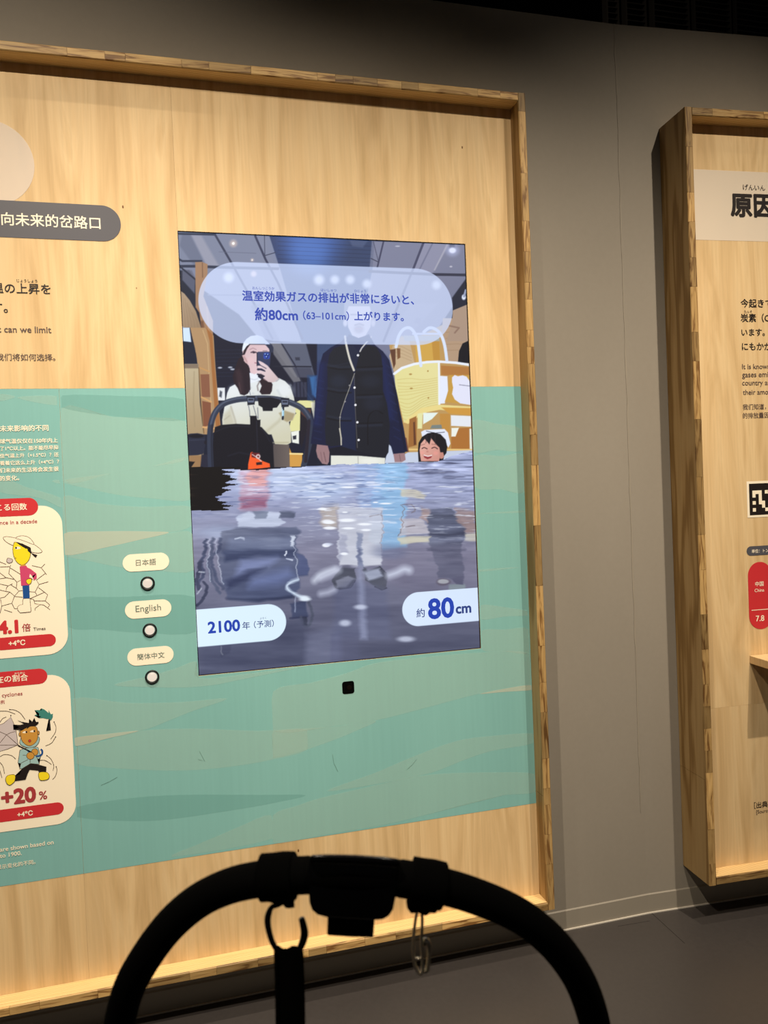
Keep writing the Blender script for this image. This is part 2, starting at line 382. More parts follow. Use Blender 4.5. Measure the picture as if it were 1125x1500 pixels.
bands = [
 (z1_([(0, 130), (250, 172), (620, 195), (632, 375), (450, 420), (250, 455), (5, 487)]), 'L', 0.5),
 (z1_([(5, 492), (250, 455), (450, 420), (634, 377), (640, 480), (641, 588), (450, 580), (300, 565), (150, 535)]), 'L', 1),
 (z1_([(8, 572), (150, 600), (300, 617), (450, 622), (645, 622), (650, 715), (540, 750), (400, 743), (150, 745), (12, 755)]), 'L', 1),
 (z1_([(12, 757), (150, 746), (300, 743), (440, 745), (538, 751), (400, 785), (200, 830), (18, 862)]), 'X', 1),
 (z1_([(20, 864), (200, 832), (400, 787), (540, 753), (655, 758), (662, 938), (450, 937), (300, 925), (150, 895)]), 'L', 1),
 (z1_([(28, 1085), (300, 1072), (668, 1072), (672, 1245), (400, 1250), (200, 1235), (36, 1222)]), 'D', 1),
 (z1_([(5, 65), (300, 68), (612, 85), (620, 190), (250, 168), (0, 125)]), 'D', .6),
 (z2_([(240, 135), (400, 95), (520, 60), (618, 28), (628, 104), (900, 78), (1125, 48), (800, 115), (700, 135), (560, 147), (400, 145)]), 'L', 1),
 (z2_([(50, 200), (300, 217), (550, 213), (760, 197), (600, 255), (500, 295), (370, 343), (200, 358), (60, 376)]), 'L', 1),
 (z2_([(60, 378), (200, 360), (355, 345), (200, 383), (66, 415)]), 'X', 1),
 (z2_([(66, 425), (200, 390), (355, 346), (600, 335), (900, 345), (1125, 340), (1125, 432), (950, 480), (800, 506), (650, 522), (500, 527), (300, 520), (68, 497)]), 'L', 1),
 (z2_([(70, 695), (300, 655), (550, 638), (900, 638), (1120, 640), (950, 680), (800, 706), (500, 750), (300, 758), (72, 740)]), 'D', 1),
 (z2_([(505, 922), (650, 855), (800, 790), (960, 730), (968, 838)]), 'L', .9),
 (z3_([(0, 432), (0, 370), (250, 350), (425, 326), (340, 368), (250, 405), (120, 450), (0, 478)]), 'L', 1),
 (z3_([(220, 615), (420, 540), (560, 480), (750, 410), (900, 388), (1070, 378), (1072, 418), (900, 450), (780, 490), (650, 540), (450, 582)]), 'L', 1),
 (z3_([(0, 715), (100, 675), (200, 642), (420, 592), (560, 560), (700, 543), (900, 538), (1080, 546), (1083, 618), (950, 632), (800, 665), (500, 745), (200, 797), (0, 828)]), 'L', 1),
 (z3_([(850, 215), (960, 192), (1060, 178), (1065, 198), (960, 206)]), 'X', .6),
 (z3_([(0, 205), (150, 170), (300, 130), (420, 88), (600, 66), (860, 44), (1058, 50), (1062, 178), (850, 214), (600, 280), (430, 322), (250, 348), (0, 368)]), 'L', .8),
 (z4_([(45, 215), (180, 228), (306, 255), (316, 374), (180, 372), (50, 380)]), 'L', 1.),
 (z4_([(52, 410), (200, 406), (322, 404), (332, 600), (200, 588), (57, 575)]), 'L', 1.),
 (z4_([(70, 722), (200, 712), (330, 704), (331, 715), (200, 720)]), 'L', 1.),
 (z4_([(82, 1030), (200, 1020), (300, 1017), (200, 1030), (84, 1040)]), 'L', 1.),
 (z4_([(90, 1225), (220, 1235), (345, 1256), (348, 1280), (220, 1287), (92, 1302)]), 'L', .8),
 (z4_([(95, 1365), (220, 1358), (353, 1356), (358, 1485), (220, 1478), (98, 1470)]), 'L', .8),
 (z5_([(0, 60), (80, 74), (0, 96)]), 'L', 1.), (z5_([(85, 78), (290, 70), (290, 118)]), 'L', .8),
 (z5_([(265, 505), (300, 498), (306, 518)]), 'L', 1.), (z5_([(0, 480), (120, 530), (310, 590), (314, 640), (200, 590), (0, 560)]), 'L', .6),
]
for i, (pts, kind, _) in enumerate(bands):
    uvp = [PL.uv(*p) for p in pts]; mx = min(u for u, _ in uvp), max(u for u, _ in uvp)
    uvp = [(min(max(u, mx[0]), mx[1]), z) for u, z in cat(uvp, 4, True)]
    flat('wave_band', PL, uvp, 0.0006+0.00004*(i % 10), {'L': M_BANDL, 'X': M_BANDXL, 'D': M_BANDD}[kind], tf2 if pts[0][0] > 88 else tf)
# small scratches in the film
mb = MB()
for a in ([(400, 540), (408, 555), (412, 572)], [(487, 1105), (489, 1118), (495, 1130)], [(292, 1100), (300, 1115), (290, 1112)], [(148, 1150), (160, 1145), (172, 1138)], [(596, 1127), (604, 1120), (610, 1112)]):
    if a[0][1] > 900: stroke_mb(mb, PL, [PL.uv(*p) for p in a], .0008, .0011)
mb.build('scratch', mat('film_scratch', (100, 140, 130), .6), tf2)

# title printing on the left panel
flat('pale_disc', PL, ell(*PL.uv(-17.7, 238), 0.109, 0.109, 48), .0006, M_DISC, p1)
u1, zc = PL.uv(177, 328); _, zt = PL.uv(150, 301); _, zb = PL.uv(152, 353.5)
tp = flat('title_pill', PL, rr(-1.35, u1, zb, zt, 1), .0009, M_SLATE, p1); tag(tp, 'dark grey rounded title label')
text(PL, '走向未来的岔路口', (2.2, 320), (147, 327.5), M_CREAM, tp, .0013, .012, '向未来的岔路口', 'R')
text(PL, '気温の上昇を', (7, 422), (74, 424), M_INK, p1, .001, .012, 'の上昇を', 'R')
text(PL, 'じょうしょう', (24.6, 411), (54.6, 412), M_INK, p1, .001, .01)
text(PL, 'ます。', (-30, 450), (11.2, 450.5), M_INK, p1, .001, .012)
text(PL, 'To what extent can we limit', (6.2, 482), (75, 483.5), M_GREY, p1, .001, .012, 'can we limit', 'R')
text(PL, '我们将如何选择。', (6.4, 523), (81, 523.8), M_GREY, p1, .001, .008, '们将如何选择。', 'R')
C_ = M_CREAM
text(PL, '未来影响的不同', (0, 627.6), (71, 627), C_, p1, .0014, .018)
for s, x1, y in (('球气温仅仅在150年内上', 84.6, 645.5), ('了1℃以上。能不能尽早抑', 85.3, 656), ('住气温上升（+1.5℃）？还', 86, 666.5), ('看着它这么上升（+4℃）？', 86.5, 677), ('们未来的生活将会发生很', 86, 687.7), ('的变化。', 28, 700)):
    text(PL, s, (0, y+.6), (x1, y), C_, p1, .0014, .018)
text(PL, 'are shown based on', (0, 1244), (78.4, 1233.5), C_, p1, .0014, .01)
text(PL, 'to 1900.', (0, 1253), (31.7, 1249.5), C_, p1, .0014, .01)
text(PL, '显示变化的不同。', (3, 1269), (52, 1262), C_, p1, .0014, .008, '示变化的不同。', 'R')

def pill(pl, root, xl, xr, ymid, ytop, ybot, m, off, name='red_pill', u0=None):
    u1, _ = pl.uv(xr, ymid); _, zt = pl.uv(xr-10, ytop); _, zb = pl.uv(xr-10, ybot)
    return flat(name, pl, rr(u0 if u0 is not None else pl.uv(xl, ymid)[0], u1, zb, zt, 1), off, m, root)
# card one
def rect_card(xr, yr, p_top, p_bot, lab):
    u1 = PL.uv(xr, yr)[0]; zt = PL.uv(*p_top)[1]; zb = PL.uv(*p_bot)[1]
    o = flat('info_card', PL, rr(-.98, u1, zb, zt, .05), .0012, M_CREAM, p1); tag(o, lab); return o
c1 = rect_card(95.5, 850, (66, 740.5), (40, 961.5), 'upper cream card with a figure in a wide hat')
pill(PL, c1, 0, 56, 742, 729, 755, M_RED, .0016, u0=-.9)
text(PL, '起こる回数', (6, 743), (39.5, 742), C_, c1, .002, .016, 'る回数', 'R')
text(PL, 'once in a decade', (0, 765), (54.5, 764), M_RINK, c1, .0017, .008, 'nce in a decade', 'R')
pill(PL, c1, 0, 82, 937.3, 928.5, 946.5, M_RED, .0016, u0=-.9)
text(PL, '+4℃', (13, 942.5), (37, 940.5), C_, c1, .002, .02)
text(PL, '4.1', (12.8, 919), (25.6, 917), M_RED, c1, .0018, .05, '.1', 'R', squeeze=1.0)
text(PL, '倍', (32.5, 919.5), (45, 918.5), M_RINK, c1, .0018, .012); text(PL, 'Times', (49, 921.8), (66.7, 920), M_GREY, c1, .0018, .01)
c2 = rect_card(107.5, 1100, (84, 987.5), (40, 1213.5), 'lower cream card with a running figure in a storm')
pill(PL, c2, 0, 69.5, 989.5, 979, 1001.5, M_RED, .0016, u0=-.9)
text(PL, '存在の割合', (6.7, 994.5), (41, 991.5), C_, c2, .002, .016, 'の割合', 'R'); text(PL, 'わりあい', (21.6, 986.6), (36.5, 985), C_, c2, .002, .01)
text(PL, 'tropical cyclones', (3, 1019), (33, 1016.5), M_RINK, c2, .0017, .008, 'cyclones', 'R')
text(PL, '比例', (1, 1028.5), (6.7, 1027.7), M_RINK, c2, .0017, .01, '例', 'R')
text(PL, '+20', (3, 1168.5), (51.6, 1163), M_RINK, c2, .0018, .04); text(PL, '%', (57.5, 1165.5), (69, 1163.5), M_RINK, c2, .0018, .015)
pill(PL, c2, 0, 93.5, 1184, 1175, 1193, M_RED, .0016, u0=-.9)
text(PL, '+4℃', (25.7, 1193), (48, 1190), C_, c2, .002, .02)

# printed figures on the cards
def fig(root, off=.0016):
    k = [0]
    def sh(zf, pts, m, name, line=True, smooth=True):
        p = zf(pts); P = [PL.uv(*q) for q in (cat(p, 4, True) if smooth else p)]
        k[0] += 1; o_ = off+.00003*k[0]
        o = flat(name, PL, P, o_, m, root)
        if line and o:
            mb = MB(); stroke_mb(mb, PL, P+[P[0]], .0012, o_+.00002); me = mb.build('outline', M_LINE, root)
        return o
    def ln(zf, paths, wd=.0013, m=None, name='line_drawing', smooth=False):
        mb = MB()
        for p in paths:
            q = zf(p); q = cat(q, 4) if smooth and len(q) > 2 else q
            stroke_mb(mb, PL, [PL.uv(*a) for a in q], wd, off+.00003*k[0]+.00003)
        return mb.build(name, m or M_LINE, root)
    return sh, ln
ZA = Z(0, 770, 10.0); ZB = Z(0, 1020, 10.71)
sh, ln = fig(c1)
ln(ZA, [[(0, 530), (90, 565)], [(0, 605), (150, 598), (160, 575)], [(150, 598), (130, 700), (250, 825), (300, 800)], [(155, 620), (300, 710)], [(0, 690), (90, 760), (205, 785)], [(0, 778), (90, 762)],
        [(0, 852), (120, 880), (185, 850)], [(120, 880), (95, 915), (88, 962), (0, 940)], [(88, 962), (145, 970), (215, 1030), (280, 955), (240, 915), (165, 868)], [(250, 825), (240, 915)], [(280, 955), (330, 950)],
        [(145, 970), (70, 1045), (0, 1060)], [(215, 1030), (175, 1135), (28, 1175), (10, 1075)], [(28, 1175), (5, 1280)], [(175, 1135), (215, 1215), (255, 1215)], [(220, 1035), (335, 1048)], [(65, 1232), (178, 1268)],
        [(470, 583), (605, 615), (660, 560)], [(605, 615), (685, 718)], [(665, 698), (535, 795), (575, 860), (515, 972), (430, 965)], [(575, 860), (710, 820)], [(565, 905), (700, 1010), (665, 1100), (730, 1160), (705, 1195)],
        [(515, 972), (540, 1010)], [(440, 1068), (650, 975)], [(440, 1068), (495, 1080), (512, 1140), (590, 1155), (515, 1210), (515, 1240)], [(505, 1100), (665, 1100)], [(590, 1155), (640, 1160), (735, 1230)]], name='cracked_ground')
sh(ZA, [(50, 185), (70, 163), (150, 165), (350, 210), (500, 275), (600, 350), (615, 385), (560, 400), (460, 385), (300, 320), (180, 285), (90, 235)], M_CREAM, 'hat_brim')
sh(ZA, [(232, 185), (260, 162), (330, 148), (410, 165), (470, 215), (497, 275), (400, 240), (300, 205)], M_CREAM, 'hat_crown')
sh(ZA, [(205, 260), (230, 240), (330, 270), (440, 330), (447, 430), (420, 510), (370, 560), (310, 572), (250, 535), (205, 450), (190, 350)], M_YEL, 'face')
sh(ZA, [(230, 238), (330, 262), (450, 320), (465, 400), (448, 408), (400, 360), (400, 335), (375, 335), (300, 290)], M_INK, 'hair', False, False)
sh(ZA, [(458, 400), (550, 430), (525, 470), (480, 430)], M_INK, 'ponytail', False, False)
sh(ZA, [(378, 340), (405, 345), (400, 385), (372, 395)], M_YEL, 'ear', False)
sh(ZA, [(215, 325), (260, 305), (302, 320), (290, 340), (240, 345)], M_CREAM, 'eye', False); sh(ZA, [(222, 325), (237, 310), (252, 325), (237, 341)], M_INK, 'pupil', False)
ln(ZA, [[(215, 480), (230, 468), (240, 482)]])
sh(ZA, [(100, 510), (115, 475), (150, 480), (185, 495), (180, 530), (140, 548), (108, 535)], M_LILAC, 'puff_of_breath')
sh(ZA, [(303, 570), (378, 565), (380, 592), (303, 598)], M_OCH, 'neck', False, False)
sh(ZA, [(290, 595), (388, 585), (400, 610), (445, 630), (535, 700), (540, 770), (500, 800), (450, 750), (470, 790), (430, 870), (312, 877)], M_MAG, 'jumper', False, False)
sh(ZA, [(440, 705), (470, 735), (500, 800), (465, 770), (430, 752)], M_CREAM, 'gap', False, False)
sh(ZA, [(385, 800), (420, 778), (465, 785), (455, 840), (425, 858), (395, 840)], M_YEL, 'hand')
sh(ZA, [(330, 877), (430, 872), (438, 1065), (342, 1068)], M_BLUE, 'trousers', False, False)
sh(ZA, [(345, 1068), (440, 1065), (457, 1250), (445, 1262), (300, 1275), (265, 1240), (258, 1190), (290, 1160), (335, 1155), (335, 1100)], M_CREAM, 'boot', True, False)
sh, ln = fig(c2)
sh(ZB, [(-60, 470), (60, 420), (172, 325), (235, 460), (265, 600), (285, 760), (120, 825), (-60, 880)], M_LILAC, 'umbrella', True, False)
ln(ZB, [[(-20, 545), (105, 600), (285, 760)], [(105, 600), (170, 568), (240, 550)], [(105, 600), (0, 730)], [(0, 765), (285, 762)]])
sh(ZB, ell(172, 300, 10, 12, 10), M_INK, 'umbrella_tip', False, False)
ln(ZB, [[(155, 205), (230, 212), (320, 260), (395, 360)], [(0, 230), (120, 232), (240, 275)], [(0, 410), (40, 350), (100, 320)], [(850, 400), (880, 480), (865, 570), (795, 670)], [(872, 635), (810, 730), (715, 775)],
        [(0, 945), (70, 910), (180, 925), (248, 982)], [(0, 1030), (50, 1100), (72, 1210)], [(0, 1160), (33, 1275)], [(735, 925), (800, 980), (845, 1080), (832, 1165)], [(568, 1012), (700, 1000), (808, 1065)], [(883, 1100), (895, 1160), (870, 1250), (825, 1300)]], smooth=True, name='gust_lines')
for c_ in ((155, 205), (850, 398), (874, 633), (735, 925), (568, 1012), (883, 1100)): sh(ZB, ell(*c_, 9, 9, 8), M_INK, 'gust_dot', False, False)
sh(ZB, [(770, 350), (735, 350), (690, 338), (612, 338), (650, 312), (540, 295), (615, 262), (545, 215), (625, 212), (655, 220), (648, 185), (700, 205), (765, 260), (765, 212), (800, 280), (832, 268), (830, 320), (805, 370), (785, 375)], M_PALM, 'palm_fronds', False, False)
sh(ZB, [(765, 350), (785, 360), (792, 450), (790, 520), (800, 528), (725, 542), (755, 520), (770, 440)], M_INK, 'palm_trunk', False, False)
sh(ZB, [(325, 670), (310, 720), (340, 765), (430, 800), (540, 790), (600, 740), (622, 670), (600, 630), (500, 700), (350, 640)], M_SKY, 'hood')
sh(ZB, [(315, 840), (400, 810), (470, 800), (600, 795), (640, 940), (620, 975), (590, 985), (618, 1060), (480, 1050), (350, 1130), (310, 1132), (330, 1050), (285, 1040)], M_SKY, 'jacket', True, False)
ln(ZB, [[(330, 1045), (440, 990)], [(475, 960), (475, 1045)], [(560, 930), (600, 985)], [(360, 920), (410, 920)]])
sh(ZB, [(325, 520), (400, 500), (470, 470), (560, 470), (590, 520), (595, 600), (585, 680), (540, 740), (470, 775), (400, 750), (345, 690), (325, 600)], M_OCH, 'face')
sh(ZB, ell(312, 592, 14, 32, 12), M_OCH, 'ear'); sh(ZB, ell(606, 570, 14, 30, 12), M_OCH, 'ear')
sh(ZB, [(350, 565), (400, 540), (435, 555), (400, 575)], M_CREAM, 'eye', False); sh(ZB, [(468, 550), (520, 525), (560, 540), (520, 560)], M_CREAM, 'eye', False)
sh(ZB, ell(417, 556, 15, 15, 10), M_INK, 'pupil', False, False); sh(ZB, ell(541, 541, 15, 15, 10), M_INK, 'pupil', False, False)
sh(ZB, ell(468, 695, 20, 20, 12), M_RED, 'mouth')
sh(ZB, [(285, 545), (330, 520), (215, 520), (310, 480), (208, 440), (320, 445), (380, 430), (270, 368), (340, 395), (455, 415), (480, 400), (460, 350), (510, 395), (550, 385), (540, 332), (570, 400), (560, 425), (605, 395), (608, 420), (560, 460), (480, 465), (420, 510), (430, 480), (350, 530)], M_INK, 'hair', False, False)
ln(ZB, [[(285, 765), (490, 870)]], .003, M_INK, 'umbrella_shaft')
ln(ZB, [[(440, 850), (500, 880)], [(570, 935), (620, 930), (660, 900), (665, 850), (640, 825)]], .0042, M_BLUE, 'umbrella_handle', True)
sh(ZB, ell(548, 870, 52, 52, 18), M_OCH, 'hand'); sh(ZB, ell(480, 928, 60, 56, 18), M_OCH, 'hand')
sh(ZB, [(345, 1135), (420, 1095), (490, 1050), (620, 1070), (730, 1100), (725, 1190), (620, 1195), (600, 1160), (470, 1145), (440, 1200), (405, 1300), (240, 1325), (238, 1240), (310, 1220)], M_INK, 'trousers', False, False)
sh(ZB, [(235, 1228), (130, 1235), (90, 1290), (110, 1360), (150, 1388), (190, 1370), (235, 1320)], M_YEL, 'boot'); sh(ZB, [(612, 1195), (730, 1185), (775, 1235), (760, 1290), (690, 1312), (625, 1300)], M_YEL, 'boot')

for kx, ky, rr_ in ((180, 303, .0022), (677, 216, .0022), (437, 1246, .0025), (200, 422, .0012)):
    flat('knot', PL, ell(*PL.uv(kx, ky), rr_, rr_*1.8, 10), .0004, mat('knot', (120, 84, 48), .6), p1)
# language buttons, their labels, camera port
langs = (('日本語', (214, 823.4), (199, 228.5), 1.2, (216.2, 854.3), 'top'), ('English', (217.3, 892), (198.7, 235.8), 1.4, (219.5, 922.9), 'middle'), ('簡体中文', (220.7, 960.5), (200.8, 241), 2.2, (222.9, 991.4), 'bottom'))
for s, c, (xa, xb), sl, bc, pos in langs:
    uc, zc = PL.uv(*c); o = flat('language_label', PL, rr(uc-.0595, uc+.0595, zc-.0232, zc+.0232, 1), .0013, M_CREAM, p1)
    tag(o, 'cream rounded label reading '+s)
    text(PL, s, (xa, c[1]+sl/2), (xb, c[1]-sl/2), M_GG, o, .0018, .004)
    uc, zc = PL.uv(*bc)
    mb = MB(); K = 28
    prof = [(.0185, 0.0), (.0185, .0030), (.0172, .0046), (.0150, .0040), (.0138, .0010)]
    v = []; f = []
    for r_, o_ in prof:
        for i in range(K): a = 2*math.pi*i/K; v.append(PL.P(uc+r_*math.cos(a), zc+r_*math.sin(a), o_))
    for j in range(len(prof)-1):
        for i in range(K): f.append((j*K+i, j*K+(i+1) % K, (j+1)*K+(i+1) % K, (j+1)*K+i))
    b = mesh_obj('push_button', v, [q[::-1] for q in f], M_BLK, p1, True); tag(b, 'round black-rimmed button lit white, '+pos+' of three')
    v = [PL.P(uc, zc, .0075)]; f = []
    for r_, o_ in ((.006, .0072), (.0100, .0056), (.0124, .0030), (.0124, .0)):
        for i in range(K): a = 2*math.pi*i/K; v.append(PL.P(uc+r_*math.cos(a), zc+r_*math.sin(a), o_))
    for i in range(K): f.append((0, 1+(i+1) % K, 1+i))
    for j in range(3):
        for i in range(K): f.append((1+j*K+i, 1+j*K+(i+1) % K, 1+(j+1)*K+(i+1) % K, 1+(j+1)*K+i))
    mesh_obj('button_cap', v, f, M_LUM, b, True)
uc, zc = PL.uv(510, 1007); cp = empty('camera_port', (0, 0, 0)); 
mb = MB(); o_ = rr(uc-.0175, uc+.0175, zc-.018, zc+.018, .007); i_ = rr(uc-.0155, uc+.0155, zc-.016, zc+.016, .006); n = len(o_)
mb.add([PL.P(*q, .0011) for q in o_]+[PL.P(*q, .0022) for q in i_]+[PL.P(*q, .0013) for q in i_], [(i, i+n, (i+1) % n+n, (i+1) % n) for i in range(n)]+[(i+n, i+2*n, (i+1) % n+2*n, (i+1) % n+n) for i in range(n)]+[tuple(range(3*n-1, 2*n-1, -1))])
bpy.data.objects.remove(cp); cp = mb.build('camera_port', M_FOAM, p1); tag(cp, 'small dark square camera window below the screen')
v = [PL.P(uc+.003, zc, .0019)]+[PL.P(uc+.003+.007*math.cos(a), zc+.007*math.sin(a), .0015) for a in [2*math.pi*i/16 for i in range(16)]]
mesh_obj('lens', v, [(0, 1+(i+1) % 16, 1+i) for i in range(16)], M_GLASS, cp, True)

# ------------------------------------------------------------------ second panel (right)
RW = 2.3
p2 = empty('exhibit_panel', tuple(PR.P(RW/2, 0.145, -.05)), 'wooden exhibit panel with a pale title band and red printing, on the right', 'panel')
framed(PR, p2, 0, RW, 0.142, 2.5735, .0245, 0.090, 0.055, joint=PR.uv(1040, 1142, .05)[1], vis_u=(.0245, 1.0))
I0 = .0245; zs_ = PR.uv(1046, 1037.5)[1]
sheet(PR, p2, I0, RW-I0, .142+I0, zs_); sheet(PR, p2, I0, RW-I0, zs_, 2.5735-I0)
zt = PR.uv(1019, 248)[1]; zb = PR.uv(1022, 351.4)[1]
tb = flat('title_band', PR, [(I0, zb), (RW-I0, zb), (RW-I0, zt), (I0, zt)], .0006, M_BANDT, p2); tag(tb, 'pale band behind the heading')
text(PR, 'げんいん', (1088, 274.5), (1120.4, 275.5), M_INK, tb, .0012, .008); text(PR, '原因', (1071, 301), (1100.5, 301.5), M_INK, tb, .0012, .035, '原')
for s, vis, x0, x1, y, m_, wt in (('今起きている', '今起き', 1085, 1118.4, 444.3, M_INK, .014), ('炭素（CO2）', '炭素', 1085, 1107.2, 465.6, M_INK, .014), ('たんそ', None, 1089.8, 1101.5, 456.5, M_INK, .004),
    ('います。', None, 1086, 1120, 486.9, M_INK, .014), ('にもかかわらず', 'にもか', 1086.7, 1118.4, 507.6, M_INK, .014), ('It is known that', 'It is know', 1086.9, 1123.8, 536.8, M_GREY, .008), ('gases emitted', 'gases emi', 1086.9, 1125, 550, M_GREY, .008),
    ('country and', 'country a', 1087, 1124, 562.5, M_GREY, .008), ('their amount', 'their amo', 1088, 1125, 574.3, M_GREY, .008), ('我们知道，', '我们知道', 1088, 1119, 595.9, M_GREY, .006), ('的排放量因', '的排放量', 1088, 1118.5, 608.5, M_GREY, .006),
    ('［出典］', None, 1104.5, 1127, 1178.4, M_INK, .01), ('[Source]', '[Sourc', 1107.6, 1124, 1189, M_GREY, .006)):
    text(PR, s, (x0, y), (x1, y), m_, p2, .0009, wt, vis)
ua, za = PR.uv(1093.3, 705.3); _, zc = PR.uv(1093.3, 758.5); sq = za-zc
mk = flat('square_marker', PR, [(ua, zc), (ua+sq, zc), (ua+sq, za), (ua, za)], .0008, M_CREAM, p2); tag(mk, 'black and cream square tracking marker')
ub, zbk = PR.uv(1096.7, 708.7); cell = (PR.uv(1096.7, 708.7)[1]-PR.uv(1096.7, 755)[1])/9
flat('marker_field', PR, [(ub, zbk-9*cell), (ub+9*cell, zbk-9*cell), (ub+9*cell, zbk), (ub, zbk)], .0011, M_INK, mk)
for r_, row in enumerate(('', '', ' XXX X', ' X X  ', '   X  ', ' X XX ', '    X ', ' X   X', '')):
    c_ = 0
    while c_ < len(row):
        if row[c_] == 'X':
            e_ = c_
            while e_ < len(row) and row[e_] == 'X': e_ += 1
            flat('marker_cell', PR, [(ub+c_*cell, zbk-(r_+1)*cell), (ub+e_*cell, zbk-(r_+1)*cell), (ub+e_*cell, zbk-r_*cell), (ub+c_*cell, zbk-r_*cell)], .0014, M_CREAM, mk); c_ = e_
        else: c_ += 1
ua, zm = PR.uv(1093.5, 807.5); hh = (PR.uv(1094, 801)[1]-PR.uv(1094, 814.7)[1])/2
o = flat('unit_pill', PR, rr(ua, ua+.35, zm-hh, zm+hh, 1), .0009, M_SLATE, p2); text(PR, '単位：トン', (1100.8, 807), (1120, 807), C_, o, .0013, .014, '単位：ト')
ua, zt = PR.uv(1094.7, 823)[0], PR.uv(1112, 823)[1]; zb = PR.uv(1113, 921.6)[1]; wd = PR.uv(1129.5, 870)[0]-PR.uv(1094.7, 870)[0]
o = flat('country_pill', PR, rr(ua, ua+wd, zb, zt, 1), .0009, M_RED, p2); tag(o, 'upright red rounded label reading 中国 China 7.8')
text(PR, '中国', (1106, 855.3), (1118, 855), C_, o, .0013, .014); text(PR, 'China', (1105, 864.7), (1119, 864.3), C_, o, .0013, .006); text(PR, '7.8', (1107, 905.8), (1119, 905.4), C_, o, .0013, .014)
mb = MB(); stroke_mb(mb, PR, [PR.uv(1100.5, 894), (ua+wd-.012, PR.uv(1100.5, 894)[1])], .0022, .0013); mb.build('rule_line', M_CREAM, o)
# little wooden shelf on the right panel
us, zs2 = PR.uv(1098, 960); sh_ = empty('wall_shelf', tuple(PR.P(us+.25, zs2-.026, .09)), 'small pale wooden shelf sticking out of the right panel', 'shelf')
mb = MB(); PR.box(mb, us, us+.5, zs2-.0265, zs2, .0006, .155); o = mb.build('shelf_board', M_PLY2, sh_)
o.modifiers.new('b', 'BEVEL').width = .0015
ku, ko = us+.045, .085
v = [PR.P(ku+.012*math.cos(a), zs2+.0005, ko+.012*math.sin(a)) for a in [2*math.pi*i/16 for i in range(16)]]
mesh_obj('peg_hole', v, [tuple(range(16))], mat('brown_hole', (120, 84, 50), .8), sh_)
mb = MB(); PR.box(mb, us+.44, us+.46, zs2-.10, zs2-.0265, .0006, .09); mb.build('bracket', M_PLY2, sh_)

# ------------------------------------------------------------------ screen: picture painted procedurally, cell by cell
YS = 0.004
NS = Plane((0, YS, 0), (1, 0, 0), (0, -1, 0))
STEP = 0.0015; G0, G1 = -.004, SW+.004
nu = int(round((G1-G0)/STEP)); nz = int(round((SZ1-SZ0+.008)/STEP))
uu = np.linspace(G0, G1, nu+1); zz = np.linspace(SZ0-.004, SZ1+.004, nz+1)
UU, ZZ = np.meshgrid(uu, zz)
D3 = np.stack([UU-CAMP[0], np.full_like(UU, YS-CAMP[1]), ZZ-CAMP[2]], -1); dep = D3 @ FW
BX = 562.5+FPX*(D3 @ RT)/dep; BY = 750-FPX*(D3 @ UP)/dep          # where each picture cell shows in the photograph (layout of the artwork)
PX, PY = BX.copy(), BY.copy()
IMG = np.zeros(UU.shape+(3,)); ID = np.zeros(UU.shape, int)
def vnoise(x, y, seed):
    r = np.random.RandomState(seed).rand(257, 257); xi = np.floor(x).astype(int); yi = np.floor(y).astype(int)
    fx = x-xi; fy = y-yi; fx = fx*fx*(3-2*fx); fy = fy*fy*(3-2*fy); a = xi % 256; b = yi % 256
    return (r[b, a]*(1-fx)+r[b, a+1]*fx)*(1-fy)+(r[b+1, a]*(1-fx)+r[b+1, a+1]*fx)*fy
def fbm(x, y, seed, o=3): return sum(vnoise(x*2**i, y*2**i, seed+i)*.5**i for i in range(o))/sum(.5**i for i in range(o))
def blend(sl, a, col, idv=None):
    c = np.array(col, float)/255 if not isinstance(col, np.ndarray) else col
    IMG[sl] = IMG[sl]*(1-a[..., None])+c*a[..., None]
    if idv is not None: ID[sl] = np.where(a > .5, idv, ID[sl])
def bbox(x0, x1, y0, y1):
    mk_ = (PX > x0) & (PX < x1) & (PY > y0) & (PY < y1)
    if not mk_.any(): return None
    r = np.where(mk_.any(1))[0]; c = np.where(mk_.any(0))[0]; return (slice(r[0], r[-1]+1), slice(c[0], c[-1]+1))
def poly(pts, col, fe=1.0, alpha=1.0, idv=None, smooth=False, grad=None):
    """filled shape; grad=(x0,y0,x1,y1,colour2) blends to a second colour along a line"""
    P = np.array(cat(pts, 5, True) if smooth else pts, float)
    sl = bbox(P[:, 0].min()-fe-1, P[:, 0].max()+fe+1, P[:, 1].min()-fe-1, P[:, 1].max()+fe+1)
    if sl is None: return
    x, y = PX[sl], PY[sl]; d2 = np.full(x.shape, 1e9); ins = np.zeros(x.shape, bool)
    for i in range(len(P)):
        a, b = P[i-1], P[i]; e = b-a; L2 = e @ e+1e-12
        t = np.clip(((x-a[0])*e[0]+(y-a[1])*e[1])/L2, 0, 1)
        d2 = np.minimum(d2, (x-a[0]-t*e[0])**2+(y-a[1]-t*e[1])**2)
        if a[1] != b[1]:
            c = ((a[1] > y) != (b[1] > y)) & (x < (b[0]-a[0])*(y-a[1])/(b[1]-a[1])+a[0]); ins ^= c
    sd = np.sqrt(d2)*np.where(ins, 1, -1); a_ = np.clip(.5+sd/fe, 0, 1)*alpha
    c = np.array(col, float)/255
    if grad:
        gx, gy = grad[2]-grad[0], grad[3]-grad[1]; t = np.clip(((x-grad[0])*gx+(y-grad[1])*gy)/(gx*gx+gy*gy), 0, 1)[..., None]
        c = c*(1-t)+np.array(grad[4], float)/255*t
    else: c = np.broadcast_to(c, x.shape+(3,))
    blend(sl, a_, np.array(c), idv)
